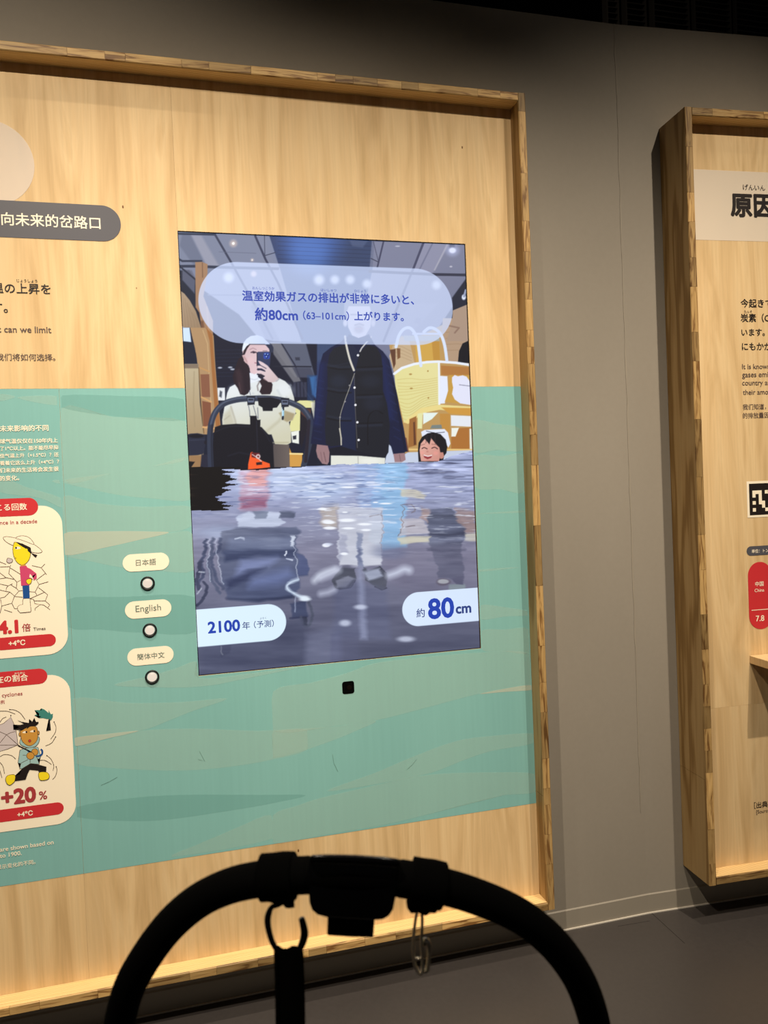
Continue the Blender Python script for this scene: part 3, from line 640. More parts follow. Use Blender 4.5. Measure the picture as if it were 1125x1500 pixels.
def line(pts, wd, col, fe=1.0, alpha=1.0, idv=None, smooth=False):
    P = np.array(cat(pts, 5) if smooth and len(pts) > 2 else pts, float)
    sl = bbox(P[:, 0].min()-wd-fe, P[:, 0].max()+wd+fe, P[:, 1].min()-wd-fe, P[:, 1].max()+wd+fe)
    if sl is None: return
    x, y = PX[sl], PY[sl]; d2 = np.full(x.shape, 1e9)
    for a, b in zip(P[:-1], P[1:]):
        e = b-a; t = np.clip(((x-a[0])*e[0]+(y-a[1])*e[1])/(e @ e+1e-12), 0, 1); d2 = np.minimum(d2, (x-a[0]-t*e[0])**2+(y-a[1]-t*e[1])**2)
    blend(sl, np.clip(.5+(wd/2-np.sqrt(d2))/fe, 0, 1)*alpha, np.broadcast_to(np.array(col, float)/255, x.shape+(3,)).copy(), idv)
def blob(cx, cy, rx, ry, col, alpha=1.0, soft=1.0, idv=None):
    sl = bbox(cx-rx*(1+soft)-1, cx+rx*(1+soft)+1, cy-ry*(1+soft)-1, cy+ry*(1+soft)+1)
    if sl is None: return
    r = np.sqrt(((PX[sl]-cx)/rx)**2+((PY[sl]-cy)/ry)**2); a = np.clip((1+soft/2-r)/soft, 0, 1)
    blend(sl, a*a*(3-2*a)*alpha, np.broadcast_to(np.array(col, float)/255, r.shape+(3,)).copy(), idv)
I_SCENE, I_WOMAN, I_STROLL, I_MAN, I_CHILD, I_WATER, I_BAN, I_LY, I_LH, I_SHELF, I_BAG = range(11)
ZT, ZAl, ZBr, ZC, ZD, ZE, ZF, ZG, ZW = Z(255, 330, 2.528), Z(255, 330, 5), Z(470, 330, 4.891), Z(260, 480, 5.114), Z(450, 480, 4.327), Z(270, 680, 5.114), Z(470, 680, 4.6875), Z(280, 820, 5.114), Z(330, 480, 9.375)
# --- hall behind the visitors
IMG[:] = np.array([20, 27, 46])/255; ID[:] = I_SCENE
poly(ZT([(0, 0), (360, 30), (400, 150), (520, 520), (470, 600), (330, 440), (240, 330), (20, 180)]), (118, 126, 150), 2, grad=(265, 340, 400, 520, (128, 134, 160)))
poly(ZT([(740, 60), (1100, 70), (1100, 200), (830, 600), (560, 600), (700, 250)]), (128, 132, 158), 2, grad=(560, 350, 660, 520, (112, 116, 142)))
poly(ZT([(350, 30), (742, 55), (735, 160), (700, 330), (620, 600), (520, 600), (395, 170)]), (38, 56, 96), 1.5, grad=(430, 340, 560, 520, (62, 78, 112)))
blob(455, 352, 42, 42, (70, 110, 190), .75, 1.2)
for k in range(7): line(ZT([(385, 60+k*16), (735, 78+k*15)]), .8, (24, 34, 62), 1, .5)
blob(452, 372, 26, 26, (96, 140, 220), .35, 1.2)
poly(ZBr([(205, 105), (335, 112), (300, 160), (225, 150)]), (90, 104, 140), 3, .5)
# ducts and beams, left
poly(ZAl([(125, 70), (200, 75), (330, 300), (240, 300)]), (150, 152, 170), 4, .8)
poly(ZAl([(60, 65), (120, 70), (235, 300), (150, 300), (40, 150)]), (96, 104, 128), 3, .7)
line(ZAl([(25, 62), (300, 68)]), 3, (38, 50, 74)); line(ZAl([(300, 68), (420, 275), (600, 600), (720, 830)]), 3.2, (48, 56, 82))
line(ZAl([(595, 80), (670, 250), (760, 420), (940, 830)]), 3.2, (46, 54, 84)); line(ZAl([(662, 78), (665, 240)]), 1, (50, 58, 84)); line(ZAl([(665, 222), (740, 200)]), 1.2, (46, 54, 80))
line(ZAl([(330, 195), (600, 205)]), .8, (92, 98, 122), 1, .8)
line(ZAl([(30, 300), (150, 300), (350, 308), (760, 318)]), 4, (38, 48, 72)); line(ZAl([(30, 245), (60, 262), (200, 262)]), 3, (40, 50, 74))
poly(ZAl([(32, 330), (110, 330), (160, 400), (160, 620), (48, 440)]), (22, 32, 52), 2); poly(ZAl([(60, 320), (130, 330), (155, 380), (150, 500), (60, 400)]), (98, 102, 124), 2, .8)
line(ZAl([(40, 300), (160, 400)]), 2.5, (30, 40, 62)); line(ZAl([(250, 510), (760, 515)]), 1.6, (80, 88, 116), 1.5, .8)
poly(ZAl([(560, 590), (640, 570), (800, 900), (700, 900)]), (96, 102, 130), 3, .6)
for q, r_ in (((434, 133), 2.0), ((572, 254), .9)): blob(*ZAl([q])[0], r_*2.6, r_*2.6, (240, 210, 190), .5, 1.2); blob(*ZAl([q])[0], r_, r_, (255, 250, 245), 1, .8)
# ducts and beams, right
poly(ZBr([(365, 110), (740, 128), (690, 300), (350, 300)]), (122, 126, 152), 2, .8); poly(ZBr([(740, 128), (925, 135), (800, 345), (650, 310)]), (140, 142, 168), 2, .9)
line(ZBr([(450, 112), (405, 300)]), 2.4, (60, 64, 92)); line(ZBr([(375, 112), (410, 250)]), 1, (70, 74, 100)); line(ZBr([(360, 238), (410, 262)]), 1.2, (46, 52, 76))
line(ZBr([(735, 125), (665, 305), (560, 560), (450, 830)]), 3.4, (66, 70, 98)); line(ZBr([(800, 130), (700, 330)]), 1.6, (104, 108, 136), 2)
line(ZBr([(905, 140), (815, 320)]), 1.8, (176, 176, 190), 2, .8)
line(ZBr([(350, 330), (800, 352), (1040, 356)]), 4, (44, 48, 70)); poly(ZBr([(1045, 375), (1060, 560), (945, 610), (940, 520)]), (26, 32, 52), 2)
blob(*ZBr([(940, 150)])[0], 4, 5, (70, 74, 96)); blob(*ZBr([(943, 180)])[0], 5, 4, (240, 244, 255), 1, .8); blob(*ZBr([(943, 180)])[0], 9, 8, (200, 210, 255), .45, 1.2)
blob(*ZBr([(1024, 515)])[0], 3, 4, (225, 232, 250), 1, .8); line(ZBr([(1038, 465), (1026, 510)]), 3, (150, 160, 190))
blob(*ZBr([(550, 150)])[0], 3.5, 1, (190, 192, 210), .8, 1); blob(*ZBr([(932, 296)])[0], 2, 1.2, (200, 200, 214), .8, 1)
poly(ZBr([(680, 665), (725, 665), (705, 710), (670, 700)]), (94, 98, 126), 2, .8); poly(ZBr([(640, 560), (840, 560), (600, 830), (470, 830)]), (134, 138, 166), 4, .5)
for q in ((100, 390), (210, 390), (330, 420), (828, 428)): blob(*ZBr([q])[0], 6, 6, (235, 242, 255), .9, 1.3)
for q, r_ in (((400, 382), 7), ((1062, 400), 7)): blob(*ZAl([q])[0], r_, r_, (235, 242, 255), .95, 1.3)
blob(*ZAl([(583, 356)])[0], 4, 4, (255, 225, 215), .9, 1.2)
# middle distance
poly(ZC([(270, 0), (720, 100), (1045, 120), (1045, 1060), (270, 1060)]), (19, 24, 44), 2)
poly(ZC([(690, 110), (960, 110), (1030, 370), (880, 370)]), (86, 92, 112), 2); poly(ZC([(700, 110), (775, 120), (930, 400), (870, 410), (720, 200)]), (118, 118, 126), 2, .85)
line(ZC([(775, 110), (880, 280), (960, 480), (1020, 560)]), 2, (38, 42, 62)); line(ZC([(720, 290), (1000, 292)]), 2, (28, 32, 50)); poly(ZC([(880, 222), (915, 222), (918, 245), (885, 245)]), (50, 54, 72), 1.5)
poly(ZC([(860, 300), (1000, 300), (1030, 380), (900, 372)]), (62, 66, 86), 2, .8)
for k in range(4): poly(ZC([(868+k*26, 408), (888+k*26, 408), (892+k*26, 520), (872+k*26, 520)]), (56, 60, 82), 1.5, .8)
poly(ZC([(990, 370), (1045, 360), (1045, 540), (1010, 500)]), (70, 130, 190), 3)
for k in range(8): line(ZC([(290, 170+k*28), (480, 165+k*28)]), .8, (36, 44, 68), 1.4, .6)
for q in ((318, 300), (395, 297), (412, 312)): blob(*ZC([q])[0], 3.2, 1.3, (200, 206, 220), .8, 1)
poly(ZC([(298, 450), (355, 450), (357, 545), (300, 545)]), (222, 226, 230), 1.2); poly(ZC([(318, 470), (335, 480), (330, 525), (312, 515)]), (70, 76, 90), 2)
# left wooden posts and arch
poly(ZAl([(155, 270), (205, 268), (245, 285), (245, 345), (215, 520), (285, 700), (285, 860), (215, 860), (185, 640), (158, 600)]), (158, 122, 94), 1.2, idv=I_SHELF)
line(ZAl([(207, 275), (209, 380)]), 1, (90, 64, 52), 1.5, .8, idv=None); poly(ZAl([(190, 700), (215, 700), (225, 780), (205, 800)]), (96, 62, 44), 3, .7); line(ZAl([(240, 600), (262, 860)]), 2, (196, 150, 106), 2, .7)
poly(ZAl([(46, 480), (75, 500), (115, 550), (160, 630), (195, 740), (215, 860), (58, 860)]), (170, 148, 124), 1.2, idv=I_SHELF, grad=(262, 430, 300, 470, (150, 126, 100)))
for k in range(5): line(ZAl([(60+k*18, 500+k*35), (80+k*22, 700), (90+k*24, 860)]), .7, (134, 110, 88), 1.4, .5)
poly(ZAl([(50, 735), (80, 755), (105, 800), (128, 860), (55, 860)]), (196, 218, 250), 1.2, idv=I_SCENE)
poly(ZC([(35, 0), (205, 0), (270, 60), (285, 300), (300, 480), (325, 760), (240, 800), (195, 800), (165, 420), (140, 200), (100, 60)]), (172, 138, 100), 1.2, idv=I_SHELF)
poly(ZC([(215, 0), (262, 50), (280, 300), (298, 500), (322, 760), (290, 780), (262, 400), (240, 100)]), (158, 104, 58), 1.6, idv=I_SHELF)
line(ZC([(190, 20), (225, 120), (235, 320), (250, 560), (262, 760)]), 1, (206, 176, 130), 1.4, .8)
poly(ZC([(36, 0), (95, 0), (108, 60), (130, 150), (150, 275), (45, 275)]), (20, 28, 48), 1.2, idv=I_SCENE); poly(ZC([(36, 0), (90, 0), (103, 108), (38, 100)]), (202, 222, 248), 1.4, idv=I_SCENE)
poly(ZC([(45, 272), (156, 272), (168, 560), (196, 800), (196, 1000), (85, 1000)]), (186, 172, 142), 1.2, idv=I_SHELF, grad=(270, 540, 290, 660, (160, 136, 102)))
poly(ZC([(45, 272), (156, 272), (158, 305), (48, 305)]), (128, 112, 96), 1.6)
line(ZC([(125, 330), (120, 560), (130, 740)]), 1.4, (150, 134, 106), 2, .6); line(ZC([(160, 300), (175, 560), (198, 790)]), 1.2, (120, 92, 60), 1.2)
poly(ZC([(172, 350), (238, 348), (246, 520), (182, 520)]), (134, 88, 66), 1.2); poly(ZC([(184, 548), (250, 562), (252, 725), (196, 745)]), (128, 80, 58), 1.2)
line(ZC([(168, 300), (240, 330)]), 2, (190, 144, 92), 1.2); line(ZC([(180, 520), (252, 556)]), 2, (206, 158, 104), 1.2); line(ZC([(192, 745), (270, 755), (320, 740)]), 2.5, (214, 164, 110), 1.2)
poly(ZC([(80, 955), (190, 960), (160, 1100), (90, 1130)]), (150, 116, 80), 1.5)
# far furniture between the two adults
poly(ZC([(820, 590), (915, 545), (1030, 545), (1028, 600), (920, 600), (922, 738), (980, 740), (978, 768), (830, 780), (850, 690), (890, 640)]), (220, 218, 156), 1.2, idv=I_SHELF)
poly(ZC([(1000, 560), (1030, 560), (1025, 700), (1003, 600)]), (234, 232, 200), 1.2); poly(ZC([(850, 780), (910, 770), (910, 870), (860, 860)]), (230, 234, 226), 1.2); poly(ZC([(862, 812), (890, 806), (890, 836), (866, 838)]), (40, 44, 60), 1.2)
poly(ZC([(922, 602), (1000, 610), (990, 735), (922, 735)]), (84, 52, 46), 1.4); poly(ZC([(838, 900), (855, 940), (935, 942), (932, 1040), (838, 1042)]), (204, 152, 72), 1.2, idv=I_SHELF)
line(ZC([(838, 944), (935, 946)]), 2.4, (240, 216, 150)); poly(ZC([(920, 640), (990, 700), (930, 900), (915, 860)]), (26, 24, 36), 1.4)
# right: play furniture
poly(ZD([(520, 110), (700, 60), (860, -20), (1030, -60), (1048, 790), (620, 800), (560, 330)]), (188, 150, 92), 1.5, idv=I_SHELF)
poly(ZD([(860, -60), (1030, -60), (1032, 225), (890, 215), (850, 70)]), (178, 150, 124), 1.2); 
for k in range(4): line(ZD([(880, 30+k*38), (950, 22+k*40), (1025, 34+k*38)]), .8, (150, 120, 94), 1.4, .6)
poly(ZBr([(945, 610), (1055, 565), (1060, 830), (900, 830), (940, 700)]), (170, 146, 128), 1.2); line(ZBr([(920, 720), (990, 735), (960, 770)]), 2, (120, 92, 80), 2, .7)
poly(ZD([(955, 225), (962, 150), (985, 100), (1028, 80), (1033, 225)]), (12, 15, 26), 1.2)
poly(ZD([(520, 180), (545, 110), (600, 50), (650, 90), (682, 230), (620, 250), (550, 285)]), (196, 172, 138), 1.2)
for k in range(4): line(ZD([(540, 110+k*22), (600, 120+k*22), (660, 150+k*20)]), .8, (160, 132, 100), 1.4, .5)
poly(ZD([(524, 140), (560, 135), (560, 230), (548, 260)]), (96, 62, 46), 1.4); poly(ZD([(568, 130), (590, 132), (590, 190), (572, 200)]), (122, 84, 56), 1.4)
poly(ZD([(686, 105), (760, 100), (836, 68), (842, 212), (690, 222)]), (206, 164, 78), 1.2); poly(ZD([(790, 90), (836, 68), (842, 212), (800, 205)]), (190, 142, 62), 1.4)
poly(ZBr([(590, 790), (850, 790), (850, 830), (600, 830)]), (168, 170, 160), 1.4)
poly(ZD([(552, 290), (600, 255), (660, 232), (720, 222), (838, 222), (835, 490), (760, 505), (700, 530), (650, 570), (612, 602), (585, 480), (560, 380)]), (222, 216, 148), 1.2, idv=I_SHELF, grad=(580, 600, 645, 560, (228, 220, 158)))
for k in range(13): line(cat(ZD([(572+k*2, 330+k*20), (650, 322+k*22+8*math.sin(k)), (740, 330+k*15), (825, 318+k*14)]), 4), .7, (192, 168, 96), 1.3, .55)
for q in ((655, 295), (660, 385), (765, 275), (768, 445)): blob(*ZD([q])[0], 2.2 if q[0] < 700 else 1.2, 1.3, (166, 128, 66), .8, .9)
line(ZD([(552, 292), (600, 256), (680, 230), (760, 218), (830, 215), (940, 222), (1030, 236)]), 3.6, (232, 238, 252), 1.2)
line(ZD([(835, 220), (838, 490)]), 3, (236, 240, 246), 1.2)
line(ZT([(822, 450), (832, 410), (850, 385), (872, 380), (890, 398), (902, 430), (908, 470), (914, 520)]), 4.4, (214, 226, 250), 1.2, smooth=True)
line(ZT([(925, 395), (945, 380), (968, 385), (988, 405), (1002, 445), (1010, 500)]), 4.4, (214, 226, 250), 1.2, smooth=True); line(ZT([(885, 402), (985, 402)]), 3, (206, 216, 240), 1.2)
poly(ZD([(848, 240), (1032, 250), (1035, 310), (850, 300)]), (176, 120, 62), 1.4); poly(ZD([(840, 305), (888, 308), (893, 400), (872, 480), (840, 482)]), (228, 234, 250), 1.2)
poly(ZD([(872, 470), (895, 400), (900, 300), (1036, 300), (1036, 490)]), (198, 154, 70), 1.4)
poly(ZD([(918, 315), (935, 300), (955, 308), (985, 302), (1010, 310), (1034, 345), (1036, 490), (970, 480), (935, 455), (918, 420), (925, 380), (918, 345)]), (226, 228, 248), 1.2, smooth=False)
line(ZD([(965, 362), (1032, 370)]), 1, (110, 110, 130), 1.2, .8)
poly(ZD([(612, 600), (650, 565), (720, 510), (840, 488), (1037, 500), (1037, 552), (930, 530), (840, 520), (760, 536), (690, 575), (640, 610)]), (232, 214, 140), 1.2)
poly(ZD([(850, 505), (1037, 510), (1037, 555), (900, 545)]), (206, 152, 66), 1.4)
poly(ZD([(735, 540), (830, 538), (790, 580), (735, 612)]), (228, 240, 236), 1.3); poly(ZD([(700, 545), (732, 540), (728, 640), (700, 640)]), (226, 226, 168), 1.3)
poly(ZD([(648, 580), (692, 560), (694, 745), (640, 760)]), (156, 104, 54), 1.3); poly(ZD([(672, 600), (682, 596), (690, 740), (676, 745)]), (96, 58, 38), 1.2)
poly(ZD([(840, 545), (905, 545), (905, 770), (850, 770)]), (192, 140, 66), 1.3); poly(ZD([(910, 555), (1038, 560), (1038, 628), (912, 622)]), (228, 232, 240), 1.2)
poly(ZD([(912, 640), (1038, 632), (1036, 772), (912, 772)]), (172, 112, 52), 1.3); poly(ZD([(914, 636), (962, 634), (940, 690), (914, 690)]), (236, 240, 232), 1.2); poly(ZD([(1028, 640), (1044, 640), (1048, 780), (1030, 772)]), (226, 230, 220), 1.2)
line(ZD([(640, 772), (1045, 774)]), 2.6, (230, 196, 126)); poly(ZD([(600, 680), (630, 700), (645, 790), (610, 780)]), (120, 74, 54), 1.4)
poly(ZD([(518, 740), (540, 760), (560, 830), (640, 790), (1046, 776), (1050, 800), (850, 850), (490, 860)]), (196, 206, 226), 1.3, idv=I_SCENE)
poly(ZD([(790, 618), (850, 615), (856, 640), (780, 640)]), (120, 130, 128), 1.2); poly(ZD([(722, 660), (745, 648), (870, 642), (892, 665), (908, 735), (895, 760), (850, 700), (728, 690)]), (226, 232, 248), 1.2)
line(ZD([(755, 655), (810, 668), (870, 662)]), .9, (60, 64, 84), 1)
poly(ZD([(0, 300), (62, 300), (40, 470), (0, 460)]), (34, 70, 122), 2, .5)

I_CASE, I_PHONE, I_CAP, I_VEST = 11, 12, 13, 14
# --- woman in a white cap
poly(ZC([(340, 760), (335, 690), (352, 590), (372, 490), (392, 445), (440, 420), (540, 398), (620, 400), (720, 400), (760, 378), (805, 400), (845, 440), (872, 520), (884, 600), (884, 650), (862, 692), (835, 706), (850, 780), (852, 860), (815, 882), (730, 872), (705, 800), (560, 800)]), (220, 226, 230), 1.3, idv=I_WOMAN, grad=(350, 565, 372, 650, (202, 200, 176)))
poly(ZC([(340, 740), (345, 650), (400, 600), (430, 720)]), (188, 184, 162), 6, .7); line(ZC([(400, 590), (432, 690), (440, 730)]), 1.6, (160, 154, 138), 3, .7); line(ZC([(350, 690), (390, 660)]), 1.4, (166, 160, 142), 2.5, .6)
poly(ZC([(760, 640), (800, 620), (880, 645), (862, 692), (820, 706), (790, 690)]), (160, 146, 112), 2.5, .9); line(ZC([(640, 800), (760, 700), (800, 640)]), 3, (176, 172, 146), 5, .6); line(ZC([(830, 860), (700, 862)]), 1.5, (170, 164, 136), 2.5, .8)
blob(*ZC([(800, 470)])[0], 12, 10, (226, 232, 240), .6, 1.2); line(ZC([(750, 470), (790, 540), (860, 560)]), 2, (180, 186, 190), 4, .5); blob(*ZC([(430, 480)])[0], 10, 9, (226, 230, 234), .5, 1.2)
for k in range(26):
    random.seed(k); q = (random.uniform(400, 860), random.uniform(430, 560)); blob(*ZC([q])[0], 2, 1.6, (182, 188, 196), .35, 1)
poly(ZC([(716, 872), (836, 876), (842, 1045), (716, 1045)]), (84, 76, 76), 1.3, idv=I_WOMAN, grad=(400, 655, 424, 655, (104, 94, 90)))
poly(ZW([(330, 620), (430, 615), (470, 690), (510, 720), (420, 740), (340, 760)]), (226, 232, 242), 1.4, idv=I_WOMAN); line(ZW([(340, 700), (400, 715), (450, 700)]), 1, (180, 186, 200), 1.6, .7)
poly(ZW([(240, 370), (235, 300), (280, 240), (330, 225), (560, 230), (610, 300), (600, 420), (560, 520), (470, 610), (400, 640), (345, 620), (320, 520), (250, 470)]), (212, 184, 190), 1.3, idv=I_WOMAN, grad=(355, 530, 385, 550, (224, 196, 202)))
poly(ZW([(300, 240), (260, 300), (235, 380), (180, 430), (140, 540), (100, 670), (120, 760), (170, 830), (205, 915), (260, 930), (310, 905), (345, 850), (340, 700), (330, 620), (335, 560), (300, 495), (255, 455), (262, 380), (300, 290), (345, 225)]), (34, 24, 36), 1.4, idv=I_WOMAN)
poly(ZW([(230, 380), (262, 370), (300, 430), (315, 500), (275, 480)]), (206, 172, 174), 1.2); line(ZW([(258, 400), (300, 470)]), 1, (160, 124, 132), 1.4, .8)
poly(ZW([(140, 600), (190, 560), (230, 640), (260, 900), (210, 880), (160, 740)]), (62, 44, 52), 5, .6); line(ZW([(190, 760), (215, 900)]), 1.4, (96, 72, 76), 2.4, .6)
poly(ZW([(500, 700), (610, 700), (650, 780), (640, 870), (615, 915), (500, 918), (470, 880), (500, 800), (470, 740)]), (40, 27, 36), 1.4, idv=I_WOMAN); line(ZW([(470, 740), (440, 800), (450, 860)]), 1.6, (90, 74, 74), 2, .7)
line(ZW([(330, 860), (345, 920)]), 1, (90, 96, 120), 1.2, .8)
# cap
poly(ZW([(232, 325), (236, 270), (250, 210), (290, 155), (350, 115), (440, 102), (510, 125), (560, 175), (620, 232), (330, 228), (290, 255), (262, 300)]), (232, 240, 246), 1.2, idv=I_CAP, grad=(360, 492, 388, 506, (188, 202, 232)))
poly(ZW([(540, 232), (640, 232), (662, 275), (660, 320), (640, 345), (612, 335), (600, 290), (560, 245)]), (40, 48, 72), 1.2, idv=I_CAP)
line(ZW([(330, 228), (540, 230)]), 1.2, (60, 54, 70), 1.4, .8)
# features
line(ZW([(335, 300), (380, 280), (425, 300)]), 1.1, (150, 118, 130), 1.4, .7); line(ZW([(355, 340), (385, 328), (425, 340)]), 1.8, (70, 50, 66), 1.4, .9); blob(*ZW([(392, 342)])[0], 2.2, 1.3, (56, 42, 60), .9, .8)
line(ZW([(520, 318), (570, 318)]), 1.2, (110, 90, 96), 1.6, .7); line(ZW([(408, 482), (440, 490)]), 1.4, (150, 90, 110), 1.4, .8); blob(*ZW([(350, 450)])[0], 5, 5, (226, 190, 196), .6, 1)
# phone and hand
poly(ZW([(436, 345), (450, 330), (610, 328), (626, 345), (612, 520), (560, 690), (500, 700), (450, 680), (436, 520)]), (58, 66, 100), 1.1, idv=I_PHONE, grad=(378, 515, 388, 545, (40, 48, 80)))
line(ZW([(437, 345), (437, 520)]), 1.3, (26, 30, 50)); poly(ZW(rr(525, 610, 342, 430, 24, 4)), (44, 72, 168), 1.2); 
for q in ((552, 368), (587, 372), (570, 404)): blob(*ZW([q])[0], 2, 2, (24, 40, 110), 1, .6); blob(ZW([q])[0][0]-.5, ZW([q])[0][1]-.6, .8, .8, (150, 190, 255), 1, .8)
poly(ZW([(450, 455), (480, 460), (520, 480), (580, 520), (640, 590), (700, 660), (735, 700), (720, 735), (650, 752), (590, 745), (520, 690), (480, 640), (430, 625), (435, 590), (480, 585), (530, 600), (545, 585), (500, 560), (440, 555), (442, 522), (490, 520), (470, 490)]), (222, 200, 206), 1.2, idv=I_WOMAN, grad=(385, 535, 402, 555, (204, 184, 186)))
line(ZW([(440, 512), (478, 514), (560, 560)]), 1.3, (52, 50, 72), 1.2, .8); line(ZW([(440, 574), (500, 572), (545, 598)]), 1.6, (44, 44, 64), 1.2, .9); line(ZW([(440, 642), (490, 640), (535, 665)]), 1.6, (44, 42, 60), 1.2, .9)
poly(ZW([(445, 640), (500, 645), (540, 670), (500, 700), (460, 685)]), (32, 32, 50), 1.2); line(ZW([(700, 735), (740, 705)]), 1.6, (180, 180, 186), 1.4)
line(ZW([(528, 705), (560, 722)]), 1.2, (170, 140, 146), 1.4, .7)
# --- stroller
poly(ZC([(280, 745), (330, 728), (440, 720), (560, 726), (630, 745), (690, 810), (715, 870), (725, 1070), (240, 1080)]), (13, 15, 27), 1.4, idv=I_STROLL)
line(ZC([(285, 780), (400, 740), (560, 745), (640, 770), (690, 850)]), 1, (34, 38, 54), 2, .7, smooth=True); line(ZC([(380, 960), (460, 935), (540, 950)]), 1.4, (30, 33, 48), 2.5, .8)
poly(ZC([(180, 950), (250, 950), (250, 1090), (170, 1080)]), (34, 36, 54), 2, idv=I_STROLL); poly(ZC([(80, 1000), (130, 1005), (100, 1050), (85, 1060)]), (18, 18, 24), 1.4, idv=I_STROLL)
poly(ZC([(72, 800), (100, 793), (150, 790), (206, 802), (208, 880), (195, 945), (150, 955), (78, 958)]), (34, 39, 58), 1.2, idv=I_STROLL); blob(*ZC([(140, 812)])[0], 11, 2.8, (14, 16, 28), 1, .5); line(ZC([(78, 845), (200, 838)]), 1, (58, 64, 86), 1.6, .7)
line(ZC([(215, 860), (240, 850)]), 6, (22, 24, 38), 1.2, idv=I_STROLL)
hb = ZC([(252, 1085), (246, 960), (243, 830), (250, 730), (280, 640), (340, 575), (420, 545), (520, 532), (680, 530), (790, 545), (870, 570), (940, 610), (990, 680), (1000, 780), (985, 880), (945, 1035)])
line(hb, 8.4, (46, 54, 74), 1.3, idv=I_STROLL, smooth=True); line([(x, y-1.8) for x, y in hb[3:13]], 2, (92, 102, 124), 2.2, .8, smooth=True); line([(x+2.2, y) for x, y in hb[:4]], 2, (24, 27, 42), 2, .8)
poly(ZC([(598, 515), (700, 512), (768, 530), (772, 560), (745, 598), (714, 602), (712, 624), (640, 624), (636, 598), (608, 582)]), (14, 17, 30), 1.1, idv=I_STROLL); line(ZC([(605, 520), (700, 517), (765, 534)]), 1.2, (96, 104, 126), 1.4, .8)
for q in ((550, 540), (805, 556)):
    x, y = ZC([q])[0]; poly([(x-6.3, y-6), (x+6.3, y-5.5), (x+5.5, y+7), (x-5, y+8)], (26, 31, 46), 1.1, idv=I_STROLL); poly([(x-5.2, y-3), (x+5, y-2.6), (x+4.4, y+4), (x-4.4, y+4)], (96, 106, 130), 1.1); poly([(x-3.6, y-1.4), (x+3.6, y-1.2), (x+3.4, y+1), (x-3.4, y+1)], (28, 32, 48), 1)
line(ZC([(532, 585), (540, 625), (542, 665)]), 1, (86, 92, 110), 1.2, .9); line(ZC([(568, 585), (590, 660), (605, 680), (600, 600)]), 1, (96, 100, 116), 1.2, .9)
poly(ZC([(543, 660), (590, 660), (598, 690), (622, 690), (612, 935), (552, 938)]), (14, 15, 27), 1.1, idv=I_STROLL); line(ZC([(592, 700), (600, 925)]), 1, (40, 42, 58), 1.6, .8)
line(ZC([(790, 600), (790, 672)]), 3.2, (150, 200, 224), 1.1, idv=I_STROLL); line(ZC([(792, 598), (792, 612)]), 3, (24, 28, 44)); line(ZC([(790, 668), (788, 684)]), 3, (28, 34, 52)); line(ZC([(786, 610), (786, 660)]), .9, (220, 240, 250), 1)
line(ZC([(985, 700), (960, 1000)]), 5, (34, 30, 44), 1.4, idv=I_STROLL)
poly(ZC([(548, 935), (560, 930), (600, 975), (640, 1000), (690, 1018), (694, 1045), (640, 1052), (528, 1062), (530, 1020)]), (238, 92, 38), 1.1, idv=I_BAG); poly(ZC([(552, 935), (615, 938), (620, 985), (556, 970)]), (96, 28, 34), 1.4, idv=I_BAG)
poly(ZC([(588, 1010), (632, 1005), (634, 1026), (592, 1030)]), (50, 26, 30), 1.1); blob(*ZC([(604, 965)])[0], 3.4, 3.4, (222, 208, 206), .9, .6); blob(*ZC([(604, 966)])[0], 1.7, 1.7, (120, 40, 40), .9, .6); line(ZC([(560, 950), (600, 975), (628, 1000)]), 1.2, (226, 206, 204), 1.1, .9)
# --- man in a quilted vest
poly(ZD([(215, 90), (240, 60), (400, 60), (430, 110), (480, 150), (520, 205), (548, 320), (580, 480), (612, 640), (636, 785), (545, 802), (500, 640), (495, 830), (330, 806), (140, 806), (130, 748), (22, 735), (45, 560), (62, 380), (78, 240), (100, 165), (150, 125)]), (19, 26, 58), 1.3, idv=I_MAN, smooth=False)
for a, b in (((480, 200), (530, 560)), ((90, 240), (60, 600))):
    line(ZD([a, b]), 10, (24, 36, 84), 10, .75)
line(ZD([(545, 350), (590, 600), (620, 770)]), 2, (12, 17, 40), 3, .8); line(ZD([(150, 400), (130, 740)]), 2, (10, 14, 32), 2.5, .9)
for k in range(9): line(ZD([(505+k*6, 240+k*56), (535+k*7, 262+k*56)]), 1.2, (34, 46, 92), 2.4, .5); line(ZD([(60-k*2, 330+k*46), (105-k*2, 342+k*46)]), 1.2, (34, 46, 92), 2.4, .45)
poly(ZD([(212, 115), (240, 108), (290, 270), (300, 300), (265, 400), (232, 480), (205, 580), (215, 640), (218, 745), (150, 752), (118, 738), (112, 640), (118, 520), (130, 400), (128, 250), (140, 170), (170, 130)]), (24, 29, 41), 1.3, idv=I_VEST)
poly(ZD([(330, 160), (385, 108), (440, 125), (470, 180), (478, 260), (480, 400), (505, 480), (524, 620), (515, 790), (490, 828), (330, 802), (308, 770), (306, 600), (298, 430), (302, 290)]), (22, 26, 37), 1.3, idv=I_VEST)
poly(ZD([(300, 285), (330, 160), (290, 110), (260, 120)]), (26, 34, 60), 1.4); poly(ZD([(298, 300), (304, 460), (306, 640), (306, 780), (226, 770), (214, 640), (212, 590), (240, 480), (270, 400)]), (22, 32, 62), 1.3)
for y0, y1 in ((250, 262), (398, 412), (575, 590)): line(ZD([(130, y0), (200, y0+14), (278, y1)]), 1.6, (10, 12, 22), 2, .9); line(ZD([(130, y0-14), (200, y0), (270, y1-14)]), 2, (44, 52, 72), 4, .55)
for y0 in (252, 428, 608): line(ZD([(318, y0), (390, y0-2), (475, y0-6)]), 1.6, (9, 11, 20), 2, .9); line(ZD([(318, y0+14), (390, y0+12), (470, y0+8)]), 2.4, (46, 54, 76), 4.5, .55)
